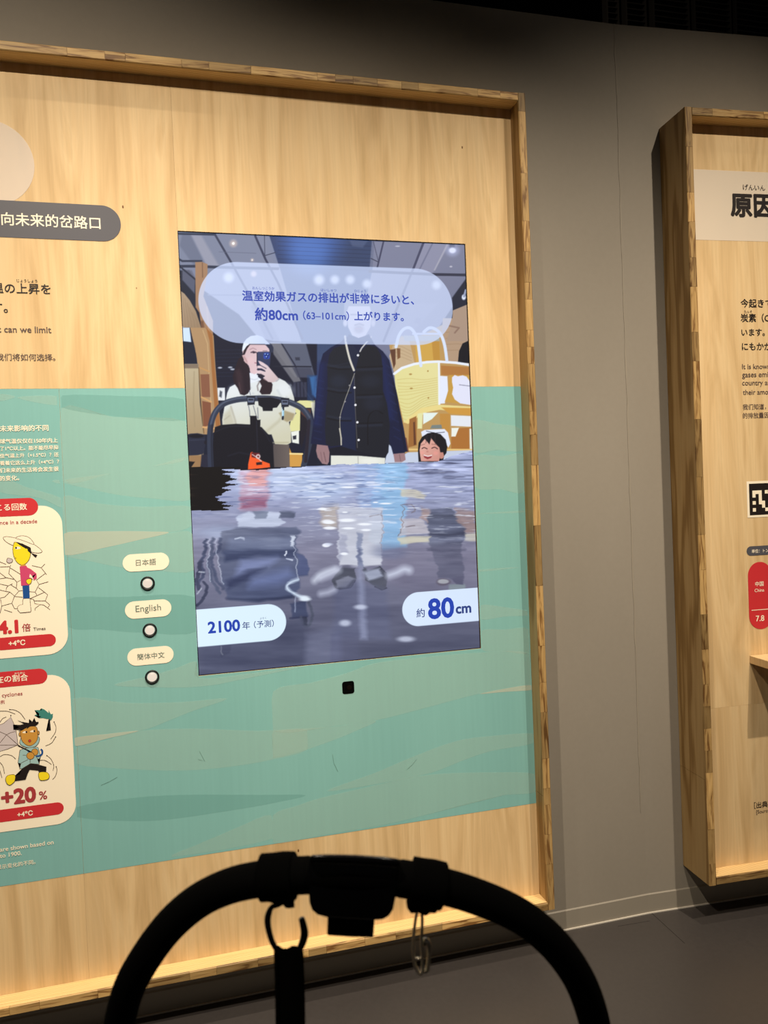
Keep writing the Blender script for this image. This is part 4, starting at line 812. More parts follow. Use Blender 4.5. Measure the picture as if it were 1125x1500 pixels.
line(ZD([(385, 740), (384, 600), (400, 545), (440, 525), (478, 545)]), 1.2, (8, 10, 18), 1.6, .9, smooth=True); line(ZD([(130, 250), (280, 220)]), 1, (40, 46, 66), 3, .5); blob(*ZD([(200, 340)])[0], 12, 9, (38, 46, 66), .5, 1.2); blob(*ZD([(400, 340)])[0], 14, 9, (34, 41, 58), .5, 1.2); blob(*ZD([(420, 480)])[0], 14, 10, (36, 42, 60), .5, 1.2)
line(ZD([(240, 55), (248, 110), (270, 200), (296, 270)]), 3, (212, 208, 196), 1.3, smooth=True); line(ZD([(300, 290), (265, 390), (236, 470), (208, 570), (212, 690), (216, 742)]), 1, (186, 180, 164), 1.1, .85, smooth=True)
line(ZD([(298, 300), (303, 480), (318, 760)]), 1, (100, 96, 96), 1.1, .8); line(ZD([(205, 640), (216, 700), (216, 742)]), 1.8, (206, 200, 184), 1.2, .9)
line(ZD([(405, 58), (345, 130), (335, 150)]), 2, (196, 194, 190), 1.3)
for q in ((300, 380), (306, 490), (318, 600), (326, 712), (322, 175)): blob(*ZD([q])[0], 1.7, 1.7, (232, 232, 238), 1, .5)
for q in ((268, 366), (240, 468), (208, 568)): blob(*ZD([q])[0], 1.3, 1.3, (150, 148, 150), .8, .6)
poly(ZD([(215, 752), (310, 780), (480, 828), (400, 830), (140, 806), (140, 765)]), (15, 19, 34), 1.4)
poly(ZD([(150, 810), (330, 812), (495, 826), (488, 900), (150, 900)]), (222, 224, 214), 1.2, idv=I_MAN); line(ZD([(322, 818), (324, 870)]), 1, (150, 150, 146), 1.4, .8); blob(*ZD([(400, 845)])[0], 14, 4, (236, 238, 232), .6, 1)
poly(ZD([(62, 740), (130, 748), (142, 790), (138, 850), (128, 868), (95, 862), (66, 822), (56, 780)]), (150, 118, 122), 1.2, idv=I_MAN); line(ZD([(105, 790), (118, 850)]), 1, (96, 70, 76), 1.2, .8); line(ZD([(85, 790), (95, 845)]), 1, (110, 82, 88), 1.2, .6)
poly(ZD([(546, 800), (618, 793), (624, 838), (600, 852), (555, 852)]), (156, 122, 126), 1.2, idv=I_MAN); line(ZD([(585, 805), (592, 845)]), 1, (104, 78, 84), 1.2, .7)
# head, faint behind the caption
poly(ZBr([(165, 640), (168, 560), (205, 500), (275, 480), (345, 500), (380, 560), (382, 650)]), (120, 126, 146), 1.6, idv=I_MAN); 
poly(ZBr([(185, 620), (200, 580), (350, 580), (365, 640), (355, 730), (320, 790), (270, 808), (225, 790), (195, 730)]), (214, 206, 216), 1.6, idv=I_MAN); blob(*ZBr([(175, 700)])[0], 3, 5, (206, 200, 212)); blob(*ZBr([(375, 700)])[0], 3, 5, (196, 190, 204))
for q in ((235, 640), (312, 640)): line([(ZBr([q])[0][0]-4, ZBr([q])[0][1]), (ZBr([q])[0][0]+4, ZBr([q])[0][1])], 1.6, (110, 106, 130), 2, .9)
blob(*ZBr([(272, 745)])[0], 7, 6, (150, 138, 150), .8, 1); line(ZBr([(245, 715), (275, 705), (305, 715)]), 2, (120, 112, 128), 2, .8); line(ZBr([(250, 740), (298, 740)]), 1.2, (190, 150, 158), 1.5, .8)
poly(ZBr([(200, 780), (270, 812), (345, 780), (370, 832), (180, 832)]), (34, 44, 72), 1.6, idv=I_MAN)
# --- child
poly(ZD([(706, 850), (702, 780), (706, 730), (728, 692), (762, 670), (800, 663), (845, 675), (878, 710), (888, 755), (882, 795), (866, 815), (862, 850)]), (20, 19, 26), 1.2, idv=I_CHILD, smooth=False)
poly(ZD([(712, 775), (720, 735), (745, 705), (775, 740), (785, 700), (822, 745), (838, 760), (845, 800), (838, 846), (722, 846), (716, 812)]), (222, 168, 154), 1.2, idv=I_CHILD, grad=(618, 655, 640, 672, (206, 146, 134)))
poly(ZD([(838, 790), (862, 790), (868, 815), (856, 835), (842, 830)]), (196, 136, 122), 1.1, idv=I_CHILD); poly(ZD([(838, 832), (860, 830), (858, 850), (836, 850)]), (26, 20, 24), 1.1)
for p in ([(728, 766), (742, 760), (760, 768)], [(790, 764), (808, 758), (826, 768)]): line(ZD(p), 1.3, (56, 34, 38), 1.1, .95, smooth=True)
line(ZD([(722, 745), (745, 738)]), 1, (120, 80, 76), 1.4, .6); line(ZD([(790, 738), (820, 742)]), 1, (120, 80, 76), 1.4, .6)
blob(*ZD([(728, 792)])[0], 3, 2.4, (236, 160, 150), .6, 1); blob(*ZD([(815, 795)])[0], 3.4, 2.8, (234, 156, 146), .6, 1); blob(*ZD([(762, 785)])[0], 1.8, 1.6, (190, 128, 118), .7, 1)
poly(ZD([(735, 805), (765, 812), (795, 806), (785, 826), (762, 834), (742, 824)]), (150, 56, 62), 1.1); line(ZD([(740, 808), (765, 815), (790, 809)]), 1.4, (248, 240, 236), 1.1)
line(ZD([(745, 846), (772, 842), (800, 846)]), 1, (180, 120, 112), 1.4, .6)
for p in ([(760, 680), (752, 730)], [(790, 675), (782, 712)], [(810, 680), (812, 735)]): line(ZD(p), 1.2, (60, 48, 56), 1.4, .5)

# --- flood water
WL = lambda x: np.interp(x, [255, 335, 345, 400, 450, 490, 560, 640, 662, 700], [748, 748, 690, 687, 683, 680.5, 679, 676.5, 668, 659])
wob = (vnoise(BX/9, BY/3, 70)-.5)*1.8
depth = BY-WL(BX)+wob
edge = (BX < 350) & (BY > 684) & (BY < 756)
jag = (vnoise(BX*0+3, BY/2.6, 71)-.5)*26+(vnoise(BX*0+9, BY/8, 72)-.5)*22
xe = 334+jag
wmask = np.where(BY < 747+wob, np.where(BX < 352, (BX > xe) & (BY > 688+wob), depth > 0), BY >= WL(BX)+wob*.5)
# dark mirror patch at the left
sl_d = (BY > 684) & (BX < 352) & ~wmask
t_ = fbm(BX/30, BY/2.2, 90, 3); dk = np.where(t_[..., None] > .62, np.array([60, 44, 34])/255, np.array([9, 8, 10])/255)
k_ = np.clip((BX-262)/30, 0, 1)[..., None]; dk = dk*(1-k_)+np.array([8, 7, 9])/255*k_
IMG[sl_d] = dk[sl_d]; ID[sl_d] = I_WATER
BEF, BID = IMG.copy(), ID.copy()
# ripples bend what lies underneath
rip = np.clip((BY-680)/260, 0, 1); amp = 6*(1-rip)**1.5+1.2
PX = BX+(fbm(BX/46, BY/5.0, 11, 3)-.5)*amp*2.4; PY = BY+(fbm(BX/34, BY/6.0, 21, 3)-.5)*amp*1.6
t = np.clip((BY-675)/280, 0, 1)[..., None]
cols = np.array([(164, 174, 212), (152, 160, 196), (136, 140, 168), (126, 126, 150), (108, 110, 134), (90, 93, 117), (80, 84, 108)])/255
IMG[:] = np.stack([np.interp(t[..., 0], np.linspace(0, 1, 7), cols[:, k]) for k in range(3)], -1)
ID[:] = I_WATER
poly([(550, 670), (596, 670), (594, 800), (560, 806), (540, 790)], (142, 186, 226), 5, .9); poly([(520, 680), (560, 680), (556, 760), (530, 780)], (150, 178, 222), 8, .6)
blob(400, 700, 60, 24, (186, 200, 230), .85, 1.2); blob(475, 715, 40, 22, (178, 196, 228), .8, 1.3); blob(330, 780, 40, 10, (150, 162, 192), .7, 1.2)
poly([(350, 685), (396, 684), (392, 745), (352, 748)], (196, 150, 168), 6, .6); poly([(362, 683), (392, 683), (390, 712), (364, 712)], (236, 160, 150), 5, .6); poly([(352, 728), (396, 726), (390, 744), (356, 746)], (132, 74, 104), 5, .7)
poly(ZE([(390, 390), (480, 350), (540, 370), (620, 350), (720, 360), (745, 440), (700, 470), (400, 468)]), (196, 206, 228), 3, .8); poly(ZE([(510, 345), (620, 350), (620, 400), (530, 405)]), (108, 118, 142), 3, .8); poly(ZE([(715, 350), (830, 355), (830, 400), (720, 395)]), (74, 82, 106), 3, .85)
# stroller lower half
poly(ZE([(290, 500), (380, 470), (840, 470), (880, 500), (830, 540), (838, 650), (895, 680), (940, 790), (930, 835), (865, 845), (870, 930), (800, 1000), (560, 1030), (330, 1020), (290, 900), (250, 700), (270, 560)]), (92, 99, 124), 3.5, .9, idv=I_WATER, grad=(330, 780, 380, 870, (70, 80, 112)))
poly(ZE([(340, 560), (800, 540), (830, 640), (300, 680)]), (112, 122, 152), 9, .8); poly(ZE([(290, 650), (830, 640), (840, 700), (560, 690), (300, 740)]), (48, 58, 90), 6, .75); poly(ZE([(420, 720), (700, 700), (640, 760), (380, 840)]), (124, 136, 182), 12, .7)
poly(ZE([(320, 870), (480, 800), (620, 780), (480, 860), (330, 930)]), (42, 50, 82), 8, .8); poly(ZE([(500, 850), (780, 780), (840, 840), (700, 900), (480, 930)]), (116, 130, 178), 14, .65); line(ZE([(320, 1010), (560, 1020), (830, 990)]), 3, (34, 42, 70), 5, .8)
poly(ZE([(845, 670), (900, 690), (940, 790), (925, 830), (860, 835)]), (74, 84, 122), 2, .9)
for p, c_ in (([(160, 570), (160, 640), (130, 740), (140, 840), (90, 900)], (62, 70, 98)), ([(270, 560), (265, 640), (200, 700), (230, 830), (290, 930)], (70, 78, 106)), ([(215, 560), (205, 680), (180, 740), (210, 860), (260, 960)], (78, 86, 112))):
    line(ZE(p), 5, c_, 2.5, .9, smooth=True)
for p in ([(185, 560), (190, 660), (170, 740), (205, 880)], [(240, 560), (245, 690), (265, 800), (300, 900)], [(815, 540), (825, 660), (850, 800), (860, 860)]): line(ZE(p), 1.4, (178, 186, 206), 1.6, .75, smooth=True)
poly(ZE([(785, 535), (815, 535), (818, 610), (800, 610)]), (214, 222, 238), 2.5, .85); line(ZE([(380, 560), (420, 550), (450, 558)]), 2.4, (196, 206, 226), 2, .8); line(ZE([(755, 655), (772, 670), (757, 685)]), 1.6, (224, 230, 244), 1.2, .9); line(ZE([(762, 710), (800, 722)]), 2, (210, 218, 238), 1.6, .8)
# wheels
line(ZG([(70, 20), (55, 90), (45, 160), (60, 210)]), 6, (54, 60, 84), 2, .9, smooth=True); line(ZG([(100, 170), (118, 215), (95, 280), (50, 340)]), 4.5, (50, 56, 80), 2, .9, smooth=True); line(ZG([(45, 255), (78, 215)]), 2, (170, 176, 192), 1.4, .8); line(ZG([(55, 90), (95, 92)]), 2, (190, 196, 210), 1.6, .8)
poly(ZG([(745, 330), (860, 310), (875, 430), (760, 445)]), (56, 66, 98), 3, .85); line(ZG([(745, 440), (860, 432)]), 3, (44, 50, 80), 2, .8); line(ZG([(825, 430), (840, 485), (880, 492), (905, 440), (905, 370), (880, 320)]), 4, (74, 80, 100), 2.4, .85, smooth=True); poly(ZG([(835, 430), (870, 430), (868, 490), (842, 486)]), (38, 44, 62), 2.4, .8)
line(ZG([(800, 150), (740, 170), (715, 200), (740, 230), (790, 265), (860, 290)]), 3.6, (212, 228, 246), 3.5, .9, smooth=True); blob(*ZG([(850, 292)])[0], 8, 4, (228, 240, 252), .95, 1); line(ZG([(780, 280), (780, 390)]), 1.6, (190, 200, 224), 2, .6)
poly(ZG([(215, 640), (300, 640), (290, 700), (225, 730)]), (56, 60, 84), 3, .8); line(ZG([(225, 650), (222, 690), (240, 712)]), 1.4, (178, 182, 186), 1.6, .8, smooth=True)
poly(ZG([(60, 650), (860, 420), (880, 700), (860, 780), (80, 880)]), (66, 72, 98), 14, .55)
poly(ZG([(860, 560), (1125, 480), (1125, 760), (1030, 775), (850, 790)]), (112, 118, 146), 10, .5); poly(ZG([(1045, 560), (1125, 540), (1125, 765), (1040, 770)]), (86, 90, 120), 5, .6)
# white trouser legs and shoes
poly(ZF([(120, 300), (420, 300), (425, 420), (420, 690), (285, 700), (262, 560), (245, 700), (120, 695), (112, 560), (125, 420)]), (192, 196, 212), 3, .9, grad=(500, 760, 500, 830, (208, 212, 224)))
poly(ZF([(125, 480), (170, 490), (180, 600), (120, 660)]), (158, 162, 186), 4, .7); poly(ZF([(245, 470), (285, 480), (285, 700), (250, 700)]), (128, 138, 168), 3, .8); line(ZF([(262, 590), (268, 660)]), 4, (100, 108, 140), 4, .8)
line(ZF([(415, 320), (420, 420), (418, 600)]), 1.4, (140, 134, 150), 1.6, .6); line(ZF([(330, 360), (400, 345), (415, 355)]), 1, (120, 110, 116), 1.2, .6)
poly(ZF([(140, 705), (230, 710), (250, 790), (190, 850), (130, 862), (90, 840), (82, 790), (110, 750)]), (72, 76, 92), 2, .95); poly(ZF([(110, 800), (190, 770), (240, 790), (170, 840), (110, 845)]), (140, 144, 166), 3, .7); line(ZF([(100, 845), (140, 858), (200, 845), (245, 800)]), 1, (40, 42, 58), 1.4, .8)
poly(ZF([(285, 700), (330, 735), (395, 700), (440, 730), (455, 780), (450, 850), (420, 862), (370, 840), (310, 800)]), (78, 82, 98), 2, .95); poly(ZF([(290, 740), (400, 720), (420, 770), (330, 800)]), (166, 174, 198), 4, .85); line(ZF([(395, 702), (445, 745)]), 1, (50, 54, 70), 1.4, .8); line(ZF([(370, 840), (420, 862), (452, 850)]), 1, (40, 42, 58), 1.4, .8)
poly(ZF([(90, 860), (240, 800), (300, 820), (455, 860), (480, 1200), (90, 1200)]), (92, 98, 128), 10, .6); poly(ZF([(250, 700), (290, 700), (320, 1200), (270, 1200)]), (150, 158, 190), 7, .55)
poly(ZG([(1110, 560), (1250, 540), (1270, 800), (1100, 800)]), (84, 88, 116), 8, .5)
# child's trousers and shoes, furniture reflections
poly(ZF([(745, 310), (900, 310), (990, 400), (998, 490), (960, 580), (985, 740), (985, 800), (960, 830), (880, 780), (810, 780), (790, 680), (740, 540), (735, 420)]), (88, 94, 118), 3, .95, grad=(640, 780, 670, 800, (76, 82, 106)))
for y_, c_ in ((350, (56, 60, 80)), (430, (126, 132, 160)), (475, (54, 58, 80)), (515, (128, 134, 162)), (585, (52, 58, 82)), (660, (112, 116, 140))): line(ZF([(740, y_), (860, y_+8), (985, y_-4)]), 3.6, c_, 5, .75)
blob(*ZF([(842, 808)])[0], 11, 5.5, (84, 78, 92), .95, .5); blob(*ZF([(840, 806)])[0], 8.5, 3.6, (200, 206, 206), .95, .5); poly(ZF([(880, 830), (985, 820), (990, 870), (870, 880)]), (136, 160, 160), 3, .9); poly(ZF([(900, 780), (985, 760), (975, 830), (930, 826)]), (64, 68, 94), 2.5, .9)
poly(ZF([(690, 300), (745, 310), (740, 400), (690, 370)]), (168, 142, 136), 4, .75); poly(ZF([(920, 310), (1060, 320), (1062, 470), (1000, 470), (950, 400)]), (150, 128, 128), 4, .85)
poly(ZF([(550, 370), (700, 375), (740, 440), (735, 470), (560, 490), (535, 500)]), (190, 186, 196), 3, .85); poly(ZF([(530, 505), (750, 500), (745, 530), (540, 550)]), (206, 202, 180), 3, .85); poly(ZF([(985, 475), (1065, 470), (1068, 525), (990, 520)]), (204, 200, 186), 3, .8)
poly(ZF([(530, 170), (650, 178), (730, 210), (700, 235), (560, 215)]), (206, 200, 182), 3, .85); poly(ZF([(0, 290), (120, 280), (120, 440), (20, 440), (0, 400)]), (182, 170, 160), 6, .75)
line(ZF([(560, 280), (560, 400), (530, 490)]), 1.2, (120, 100, 100), 1.6, .7, smooth=True); line(ZF([(575, 432), (640, 418)]), 2.4, (110, 100, 110), 2, .7); line(ZF([(570, 278), (630, 285), (640, 320), (625, 330)]), 1.8, (110, 96, 100), 2, .7)
poly(ZF([(545, 560), (1070, 530), (1085, 900), (620, 900), (455, 800), (430, 600)]), (118, 114, 138), 12, .4); blob(*ZF([(470, 600)])[0], 24, 10, (100, 108, 140), .6, 1.2)
# shimmering streaks
PX, PY = BX, BY
lo = fbm(BX/70, BY/11, 61, 3); IMG += ((lo-.5)*.11*np.clip((BY-720)/60, 0, 1))[..., None]*np.array([1, 1, 1.0])
lo2 = np.clip((fbm(BX/40, BY/5, 63, 2)-.62)*5, 0, 1)*np.clip((BY-690)/40, 0, 1)*np.clip((830-BY)/60, 0, 1)*.28; IMG = IMG*(1-lo2[..., None])+np.array([186, 194, 216])/255*lo2[..., None]
s1 = fbm(BX/26+3*fbm(BX/60, BY/20, 5, 2), BY/2.6, 31, 3); near = np.exp(-np.clip(BY-682, 0, 400)/46)
rt = np.clip((BX-590)/25, 0, 1)
amp = (.16*near+.012)*(1+.9*rt*near)
IMG += ((s1-.5)*2*amp)[..., None]*np.array([1, 1, 1.05])
dk_ = np.clip((fbm(BX/30, BY/2.4, 37, 2)-.60)*9, 0, 1)*near*rt*.8; IMG = IMG*(1-dk_[..., None])+np.array([74, 78, 108])/255*dk_[..., None]
dk_ = np.clip((fbm(BX/22, BY/2.2, 47, 2)-.66)*9, 0, 1)*np.exp(-((BY-712)/34)**2)*(1-rt)*.55; IMG = IMG*(1-dk_[..., None])+np.array([70, 84, 130])/255*dk_[..., None]
hl = np.clip((fbm(BX/24, BY/2.0, 41, 2)-.70)*10, 0, 1)*(np.exp(-((BY-735)/45)**2)*.8)*np.clip((BX-400)/60, 0, 1); IMG = IMG*(1-hl[..., None])+np.array([226, 232, 246])/255*hl[..., None]
h2_ = np.clip((fbm(BX/20+2*fbm(BX/50, BY/16, 6, 2), BY/2.3, 83, 2)-.60)*8, 0, 1)*np.exp(-((BY-705)/24)**2)*np.clip((BX-340)/20, 0, 1)*np.clip((600-BX)/40, 0, 1)*.75; IMG = IMG*(1-h2_[..., None])+np.array([222, 230, 248])/255*h2_[..., None]
for q, rx, ry in (((35, 558), 5, 2.4), ((160, 615), 5.5, 2), ((310, 452), 7, 1.6), ((300, 412), 10, 1.8), ((180, 385), 12, 2.4), ((190, 440), 9, 1.6), ((60, 400), 8, 2.2), ((60, 436), 8, 1.5), ((445, 270), 9, 1.2), ((375, 262), 4, 1), ((190, 158), 12, 1.4), ((165, 330), 4, 1), ((15, 308), 5, 1.8)): blob(*ZF([q])[0], rx, ry, (238, 243, 252), .95, .9)
line(ZE([(1125, 785), (1060, 808), (1010, 835), (975, 872)]), 7, (216, 224, 240), 9, .75, smooth=True)
for q, rx, ry in (((1065, 605), 5.5, 2.4), ((1070, 430), 8, 3), ((1090, 480), 9, 2), ((1030, 335), 6, 1.6)): blob(*ZE([q])[0], rx, ry, (236, 240, 250), .9, .9)
line(ZF([(470, 762), (520, 745), (570, 722), (605, 728)]), 9, (214, 222, 242), 10, .8, smooth=True)
line(ZF([(0, 780), (60, 755), (120, 725)]), 8, (206, 212, 232), 10, .75); line(ZF([(0, 890), (50, 880), (90, 862)]), 7, (200, 206, 228), 9, .7)
for q, rx, ry in (((602, 595), 8, 4.5), ((660, 535), 9, 3.5), ((540, 300), 6, 2), ((830, 655), 12, 4)): blob(*Z(270, 680, 2.557)([q])[0], rx, ry, (206, 214, 236), .75, 1.2)
m3 = wmask[..., None]; soft = np.clip(.5+depth/1.5, 0, 1)
IMG = np.where(m3, IMG, BEF); ID = np.where(wmask, I_WATER, BID)
# --- captions printed over the picture (laid out in screen coordinates)
def rbox(u0, u1, z0, z1, r, col, alpha, idv):
    cx, cz, hx, hz = (u0+u1)/2, (z0+z1)/2, (u1-u0)/2-r, (z1-z0)/2-r
    dx, dz = np.maximum(abs(UU-cx)-hx, 0), np.maximum(abs(ZZ-cz)-hz, 0); sd = np.sqrt(dx*dx+dz*dz)-r
    a = np.clip(.5-sd/STEP, 0, 1)*alpha; IMG[:] = IMG*(1-a[..., None])+np.array(col)/255*a[..., None]; ID[sd < 0] = idv
ub0, ub1 = NS.uv(290.6, 441)[0], NS.uv(663, 448.7)[0]; zbt = NS.uv(476, 388.5)[1]; zbb = NS.uv(476, 504)[1]
rbox(ub0, ub1, zbb, zbt, (zbt-zbb)/2, (204, 218, 252), .76, I_BAN)
ul1 = NS.uv(419.2, 911)[0]; zlt, zlb = NS.uv(393, 885)[1], NS.uv(393, 938.8)[1]
rbox(-.1, ul1, zlb, zlt, (zlt-zlb)/2-.0001, (212, 232, 252), 1, I_LY)
uh0 = NS.uv(589.3, 895)[0]; zht, zhb = NS.uv(615, 867.2)[1], NS.uv(615, 917)[1]
rbox(uh0, 1.0, zhb, zht, (zht-zhb)/2-.0001, (214, 230, 254), 1, I_LH)
IMG = np.clip(IMG, 0, 1)
IMG = IMG*(1+(.05*(UU/SW-.5)*-1)+.03)[..., None]; IMG = np.clip(IMG, 0, 1)
LIN = np.where(IMG <= .04045, IMG/12.92, ((IMG+.055)/1.055)**2.4)

m_scr = bpy.data.materials.new('lit_screen'); m_scr.use_nodes = True; b = m_scr.node_tree.nodes['Principled BSDF']
b.inputs['Base Color'].default_value = (.01, .01, .012, 1); b.inputs['Roughness'].default_value = .35; b.inputs['Specular IOR Level'].default_value = .2
at = m_scr.node_tree.nodes.new('ShaderNodeAttribute'); at.attribute_name = 'picture'
m_scr.node_tree.links.new(at.outputs['Color'], b.inputs['Emission Color']); b.inputs['Emission Strength'].default_value = 1.0

scr = empty('display_screen', (SW/2, .02, SZ0-.004), 'large lit screen with visitors standing in flood water, set in the teal panel', 'screen')
mb = MB()
PLs = PL
for (a_, b_, c_, d_) in ((G0-.02, G1+.02, SZ0-.026, SZ1+.024),): PL.box(mb, a_, b_, c_, d_, -.045, -.0135)
mb.build('screen_housing', M_BLK, scr)
mb = MB(); e_ = .0022
for a_, b_, c_, d_ in ((0.0004, e_, SZ0+.0004, SZ1-.0004), (SW-e_, SW-.0004, SZ0+.0004, SZ1-.0004), (e_, SW-e_, SZ1-e_, SZ1-.0004), (e_, SW-e_, SZ0+.0004, SZ0+e_)): PL.box(mb, a_, b_, c_, d_, -.0039, -.0022)
mb.build('bezel', M_BLK, scr)
names = {I_SCENE: ('background_picture', 'dim hall with beamed ceiling shown on the screen'), I_WOMAN: ('person', 'woman in white cap and pale jumper holding up a phone, shown on the screen'),
         I_STROLL: ('stroller_picture', 'black stroller shown on the screen'), I_MAN: ('person', 'man in dark quilted vest shown on the screen'), I_CHILD: ('person', 'smiling child up to the chin in water, shown on the screen'),
         I_WATER: ('flood_water_picture', 'rippling flood water shown on the screen'), I_BAN: ('caption_banner', 'pale blue rounded caption across the top of the screen'),
         I_LY: ('year_label', 'pale label reading 2100 at the lower left of the screen'), I_LH: ('height_label', 'pale label reading 80 cm at the lower right of the screen'),
         I_SHELF: ('play_furniture_picture', 'pale wooden play furniture shown on the screen'), I_BAG: ('bag_picture', 'small orange bag shown on the screen'), I_CASE: ('bookcase_picture', 'tall wooden bookcase at the left of the screen picture'),
         I_PHONE: ('mobile_phone', 'dark phone held up'), I_CAP: ('cap', 'white cap with a dark peak underside'), I_VEST: ('vest', 'black quilted vest with pale studs')}
ID[(ID == I_SHELF) & (BX < 345)] = I_CASE; ID[(ID == I_SHELF) & (BX < 500)] = 15; names[15] = ('far_shelf_picture', 'pale shelving seen between the two adults')
NC = nu+1
base = (np.arange(nz)[:, None]*NC+np.arange(nu)[None]).ravel()
FID = ID[:-1, :-1].ravel(); V3 = np.stack([UU.ravel(), np.full(UU.size, YS), ZZ.ravel()], -1); LC = LIN.reshape(-1, 3)
parts = {}
for k, (nm, lb) in names.items():
    q = base[FID == k]
    if not len(q): continue
    quads = np.stack([q, q+1, q+1+NC, q+NC], -1); vi, inv = np.unique(quads.ravel(), return_inverse=True)
    me = bpy.data.meshes.new(nm); nf = len(quads)
    me.vertices.add(len(vi)); me.vertices.foreach_set('co', (V3[vi]-np.array(scr.location)).astype(np.float32).ravel())
    me.loops.add(nf*4); me.loops.foreach_set('vertex_index', inv.ravel().astype(np.int32))
    me.polygons.add(nf); me.polygons.foreach_set('loop_start', np.arange(0, nf*4, 4, dtype=np.int32)); me.update(calc_edges=True)
    ca = me.color_attributes.new('picture', 'FLOAT_COLOR', 'POINT'); ca.data.foreach_set('color', np.concatenate([LC[vi], np.ones((len(vi), 1))], 1).astype(np.float32).ravel())
    me.materials.append(m_scr); o = bpy.data.objects.new(nm, me); COL.objects.link(o); o['label'] = lb; parts[k] = o
    o.parent = scr if k not in (I_PHONE, I_CAP, I_VEST) else parts[I_MAN if k == I_VEST else I_WOMAN]
B_, Y_, H_ = parts[I_BAN], parts[I_LY], parts[I_LH]; SB = M_SBLUE; OFT = .0006
text(NS, '温室効果ガスの排出が非常に多いと、', (355, 433.6), (606, 438.8), SB, B_, OFT, .022)
text(NS, 'おんしつこうか', (369.7, 422), (402, 422.6), SB, B_, OFT, .004); text(NS, 'はいしゅつ', (469.8, 425), (492.7, 425.4), SB, B_, OFT, .004); text(NS, 'ひじょう', (519, 426.3), (536, 426.7), SB, B_, OFT, .004)
text(NS, '約80cm', (373.7, 460.2), (435.8, 461.2), SB, B_, OFT, .024); text(NS, '（63–101cm）', (444, 462), (511, 463), SB, B_, OFT, .016); text(NS, '上がります。', (519, 462.8), (591, 464), SB, B_, OFT, .022)
text(NS, '2100', (305, 919.3), (351, 915.9), SB, Y_, OFT, .028); text(NS, '年', (355, 916.6), (366, 915.8), M_SBLUE2, Y_, OFT, .01); text(NS, '（予測）', (372, 915), (401, 912.8), M_SBLUE2, Y_, OFT, .008); text(NS, 'よそく', (380.7, 905.8), (390, 905.1), M_SBLUE2, Y_, OFT, .0)
text(NS, '約', (610, 898.2), (622, 897.4), M_SBLUE2, H_, OFT, .01); text(NS, '80', (627.8, 892), (664, 889.6), SB, H_, OFT, .026); text(NS, 'cm', (668, 893.8), (689.6, 892.4), M_SBLUE2, H_, OFT, .03)

# ------------------------------------------------------------------ stroller handle in the foreground
def at(px, py, d): return CAMP+(FW+RT*(px-562.5)/FPX-UP*(py-750)/FPX)*d
def tube(mb, pts, rad, k=14, n=5, sub=True, caps=True):
    P = cat(pts, n) if sub else [np.array(p, float) for p in pts]
    rads = rad if hasattr(rad, '__len__') else [rad]*len(pts)
    Rr = np.interp(np.linspace(0, len(pts)-1, len(P)), range(len(pts)), rads)
    prev = None; v = []; f = []
    for i, p in enumerate(P):
        t = P[min(i+1, len(P)-1)]-P[max(i-1, 0)]; t = t/np.linalg.norm(t)
        if prev is None:
            a = np.array([0, 0, 1.]) if abs(t[2]) < .9 else np.array([0, 1., 0]); nrm = np.cross(t, a)
        else: nrm = prev-t*(prev @ t)
        nrm /= np.linalg.norm(nrm); prev = nrm; bn = np.cross(t, nrm)
        for j in range(k): a = 2*math.pi*j/k; v.append(p+(nrm*math.cos(a)+bn*math.sin(a))*Rr[i])
    for i in range(len(P)-1):
        for j in range(k): f.append((i*k+j, (i+1)*k+j, (i+1)*k+(j+1) % k, i*k+(j+1) % k))
    if caps: f.append(tuple(range(k))); f.append(tuple((len(P)-1)*k+j for j in range(k-1, -1, -1)))
    mb.add(v, f)
def slab(mb, outline, d, th):
    """outline given as seen, extruded away from the viewer"""
    F = [at(x, y, d) for x, y in outline]; c = sum(F)/len(F); dr = (c-CAMP)/np.linalg.norm(c-CAMP)
    n = len(F); B = [p+dr*th for p in F]
    mb.add(F+B, [tuple(range(n-1, -1, -1)), tuple(range(n, 2*n))]+[(i, (i+1) % n, (i+1) % n+n, i+n) for i in range(n)])
def bev(o, wd, seg=3):
    mo = o.modifiers.new('bevel', 'BEVEL'); mo.width = wd; mo.segments = seg; mo.limit_method = 'ANGLE'
    for p in o.data.polygons: p.use_smooth = True
    return o
cl = [(170, 1600, .70), (171, 1545, .68), (176, 1495, .662), (190, 1445, .648), (217, 1397, .636), (250, 1354, .628), (290, 1320, .62), (335, 1298, .612), (385, 1287, .606), (440, 1282, .602), (515, 1281, .60), (590, 1287, .602),
      (640, 1296, .604), (692, 1311, .61), (748, 1334, .618), (785, 1358, .624), (820, 1392, .632), (848, 1434, .642), (866, 1480, .654), (876, 1530, .668), (880, 1600, .69)]
hp = [at(*q) for q in cl]
st = empty('stroller', (float(hp[10][0]), -1.15, 0.0), 'black stroller seen from behind, its curved padded handlebar arching across the foreground', 'stroller')
pl_, pr_ = hp[0], hp[-1]
mb = MB(); tube(mb, hp, .0135, 18, 6); mb.build('handlebar', M_FOAM, st, True)
cx0 = (pl_+pr_)/2; fwd = np.array([.0, 1., 0.])
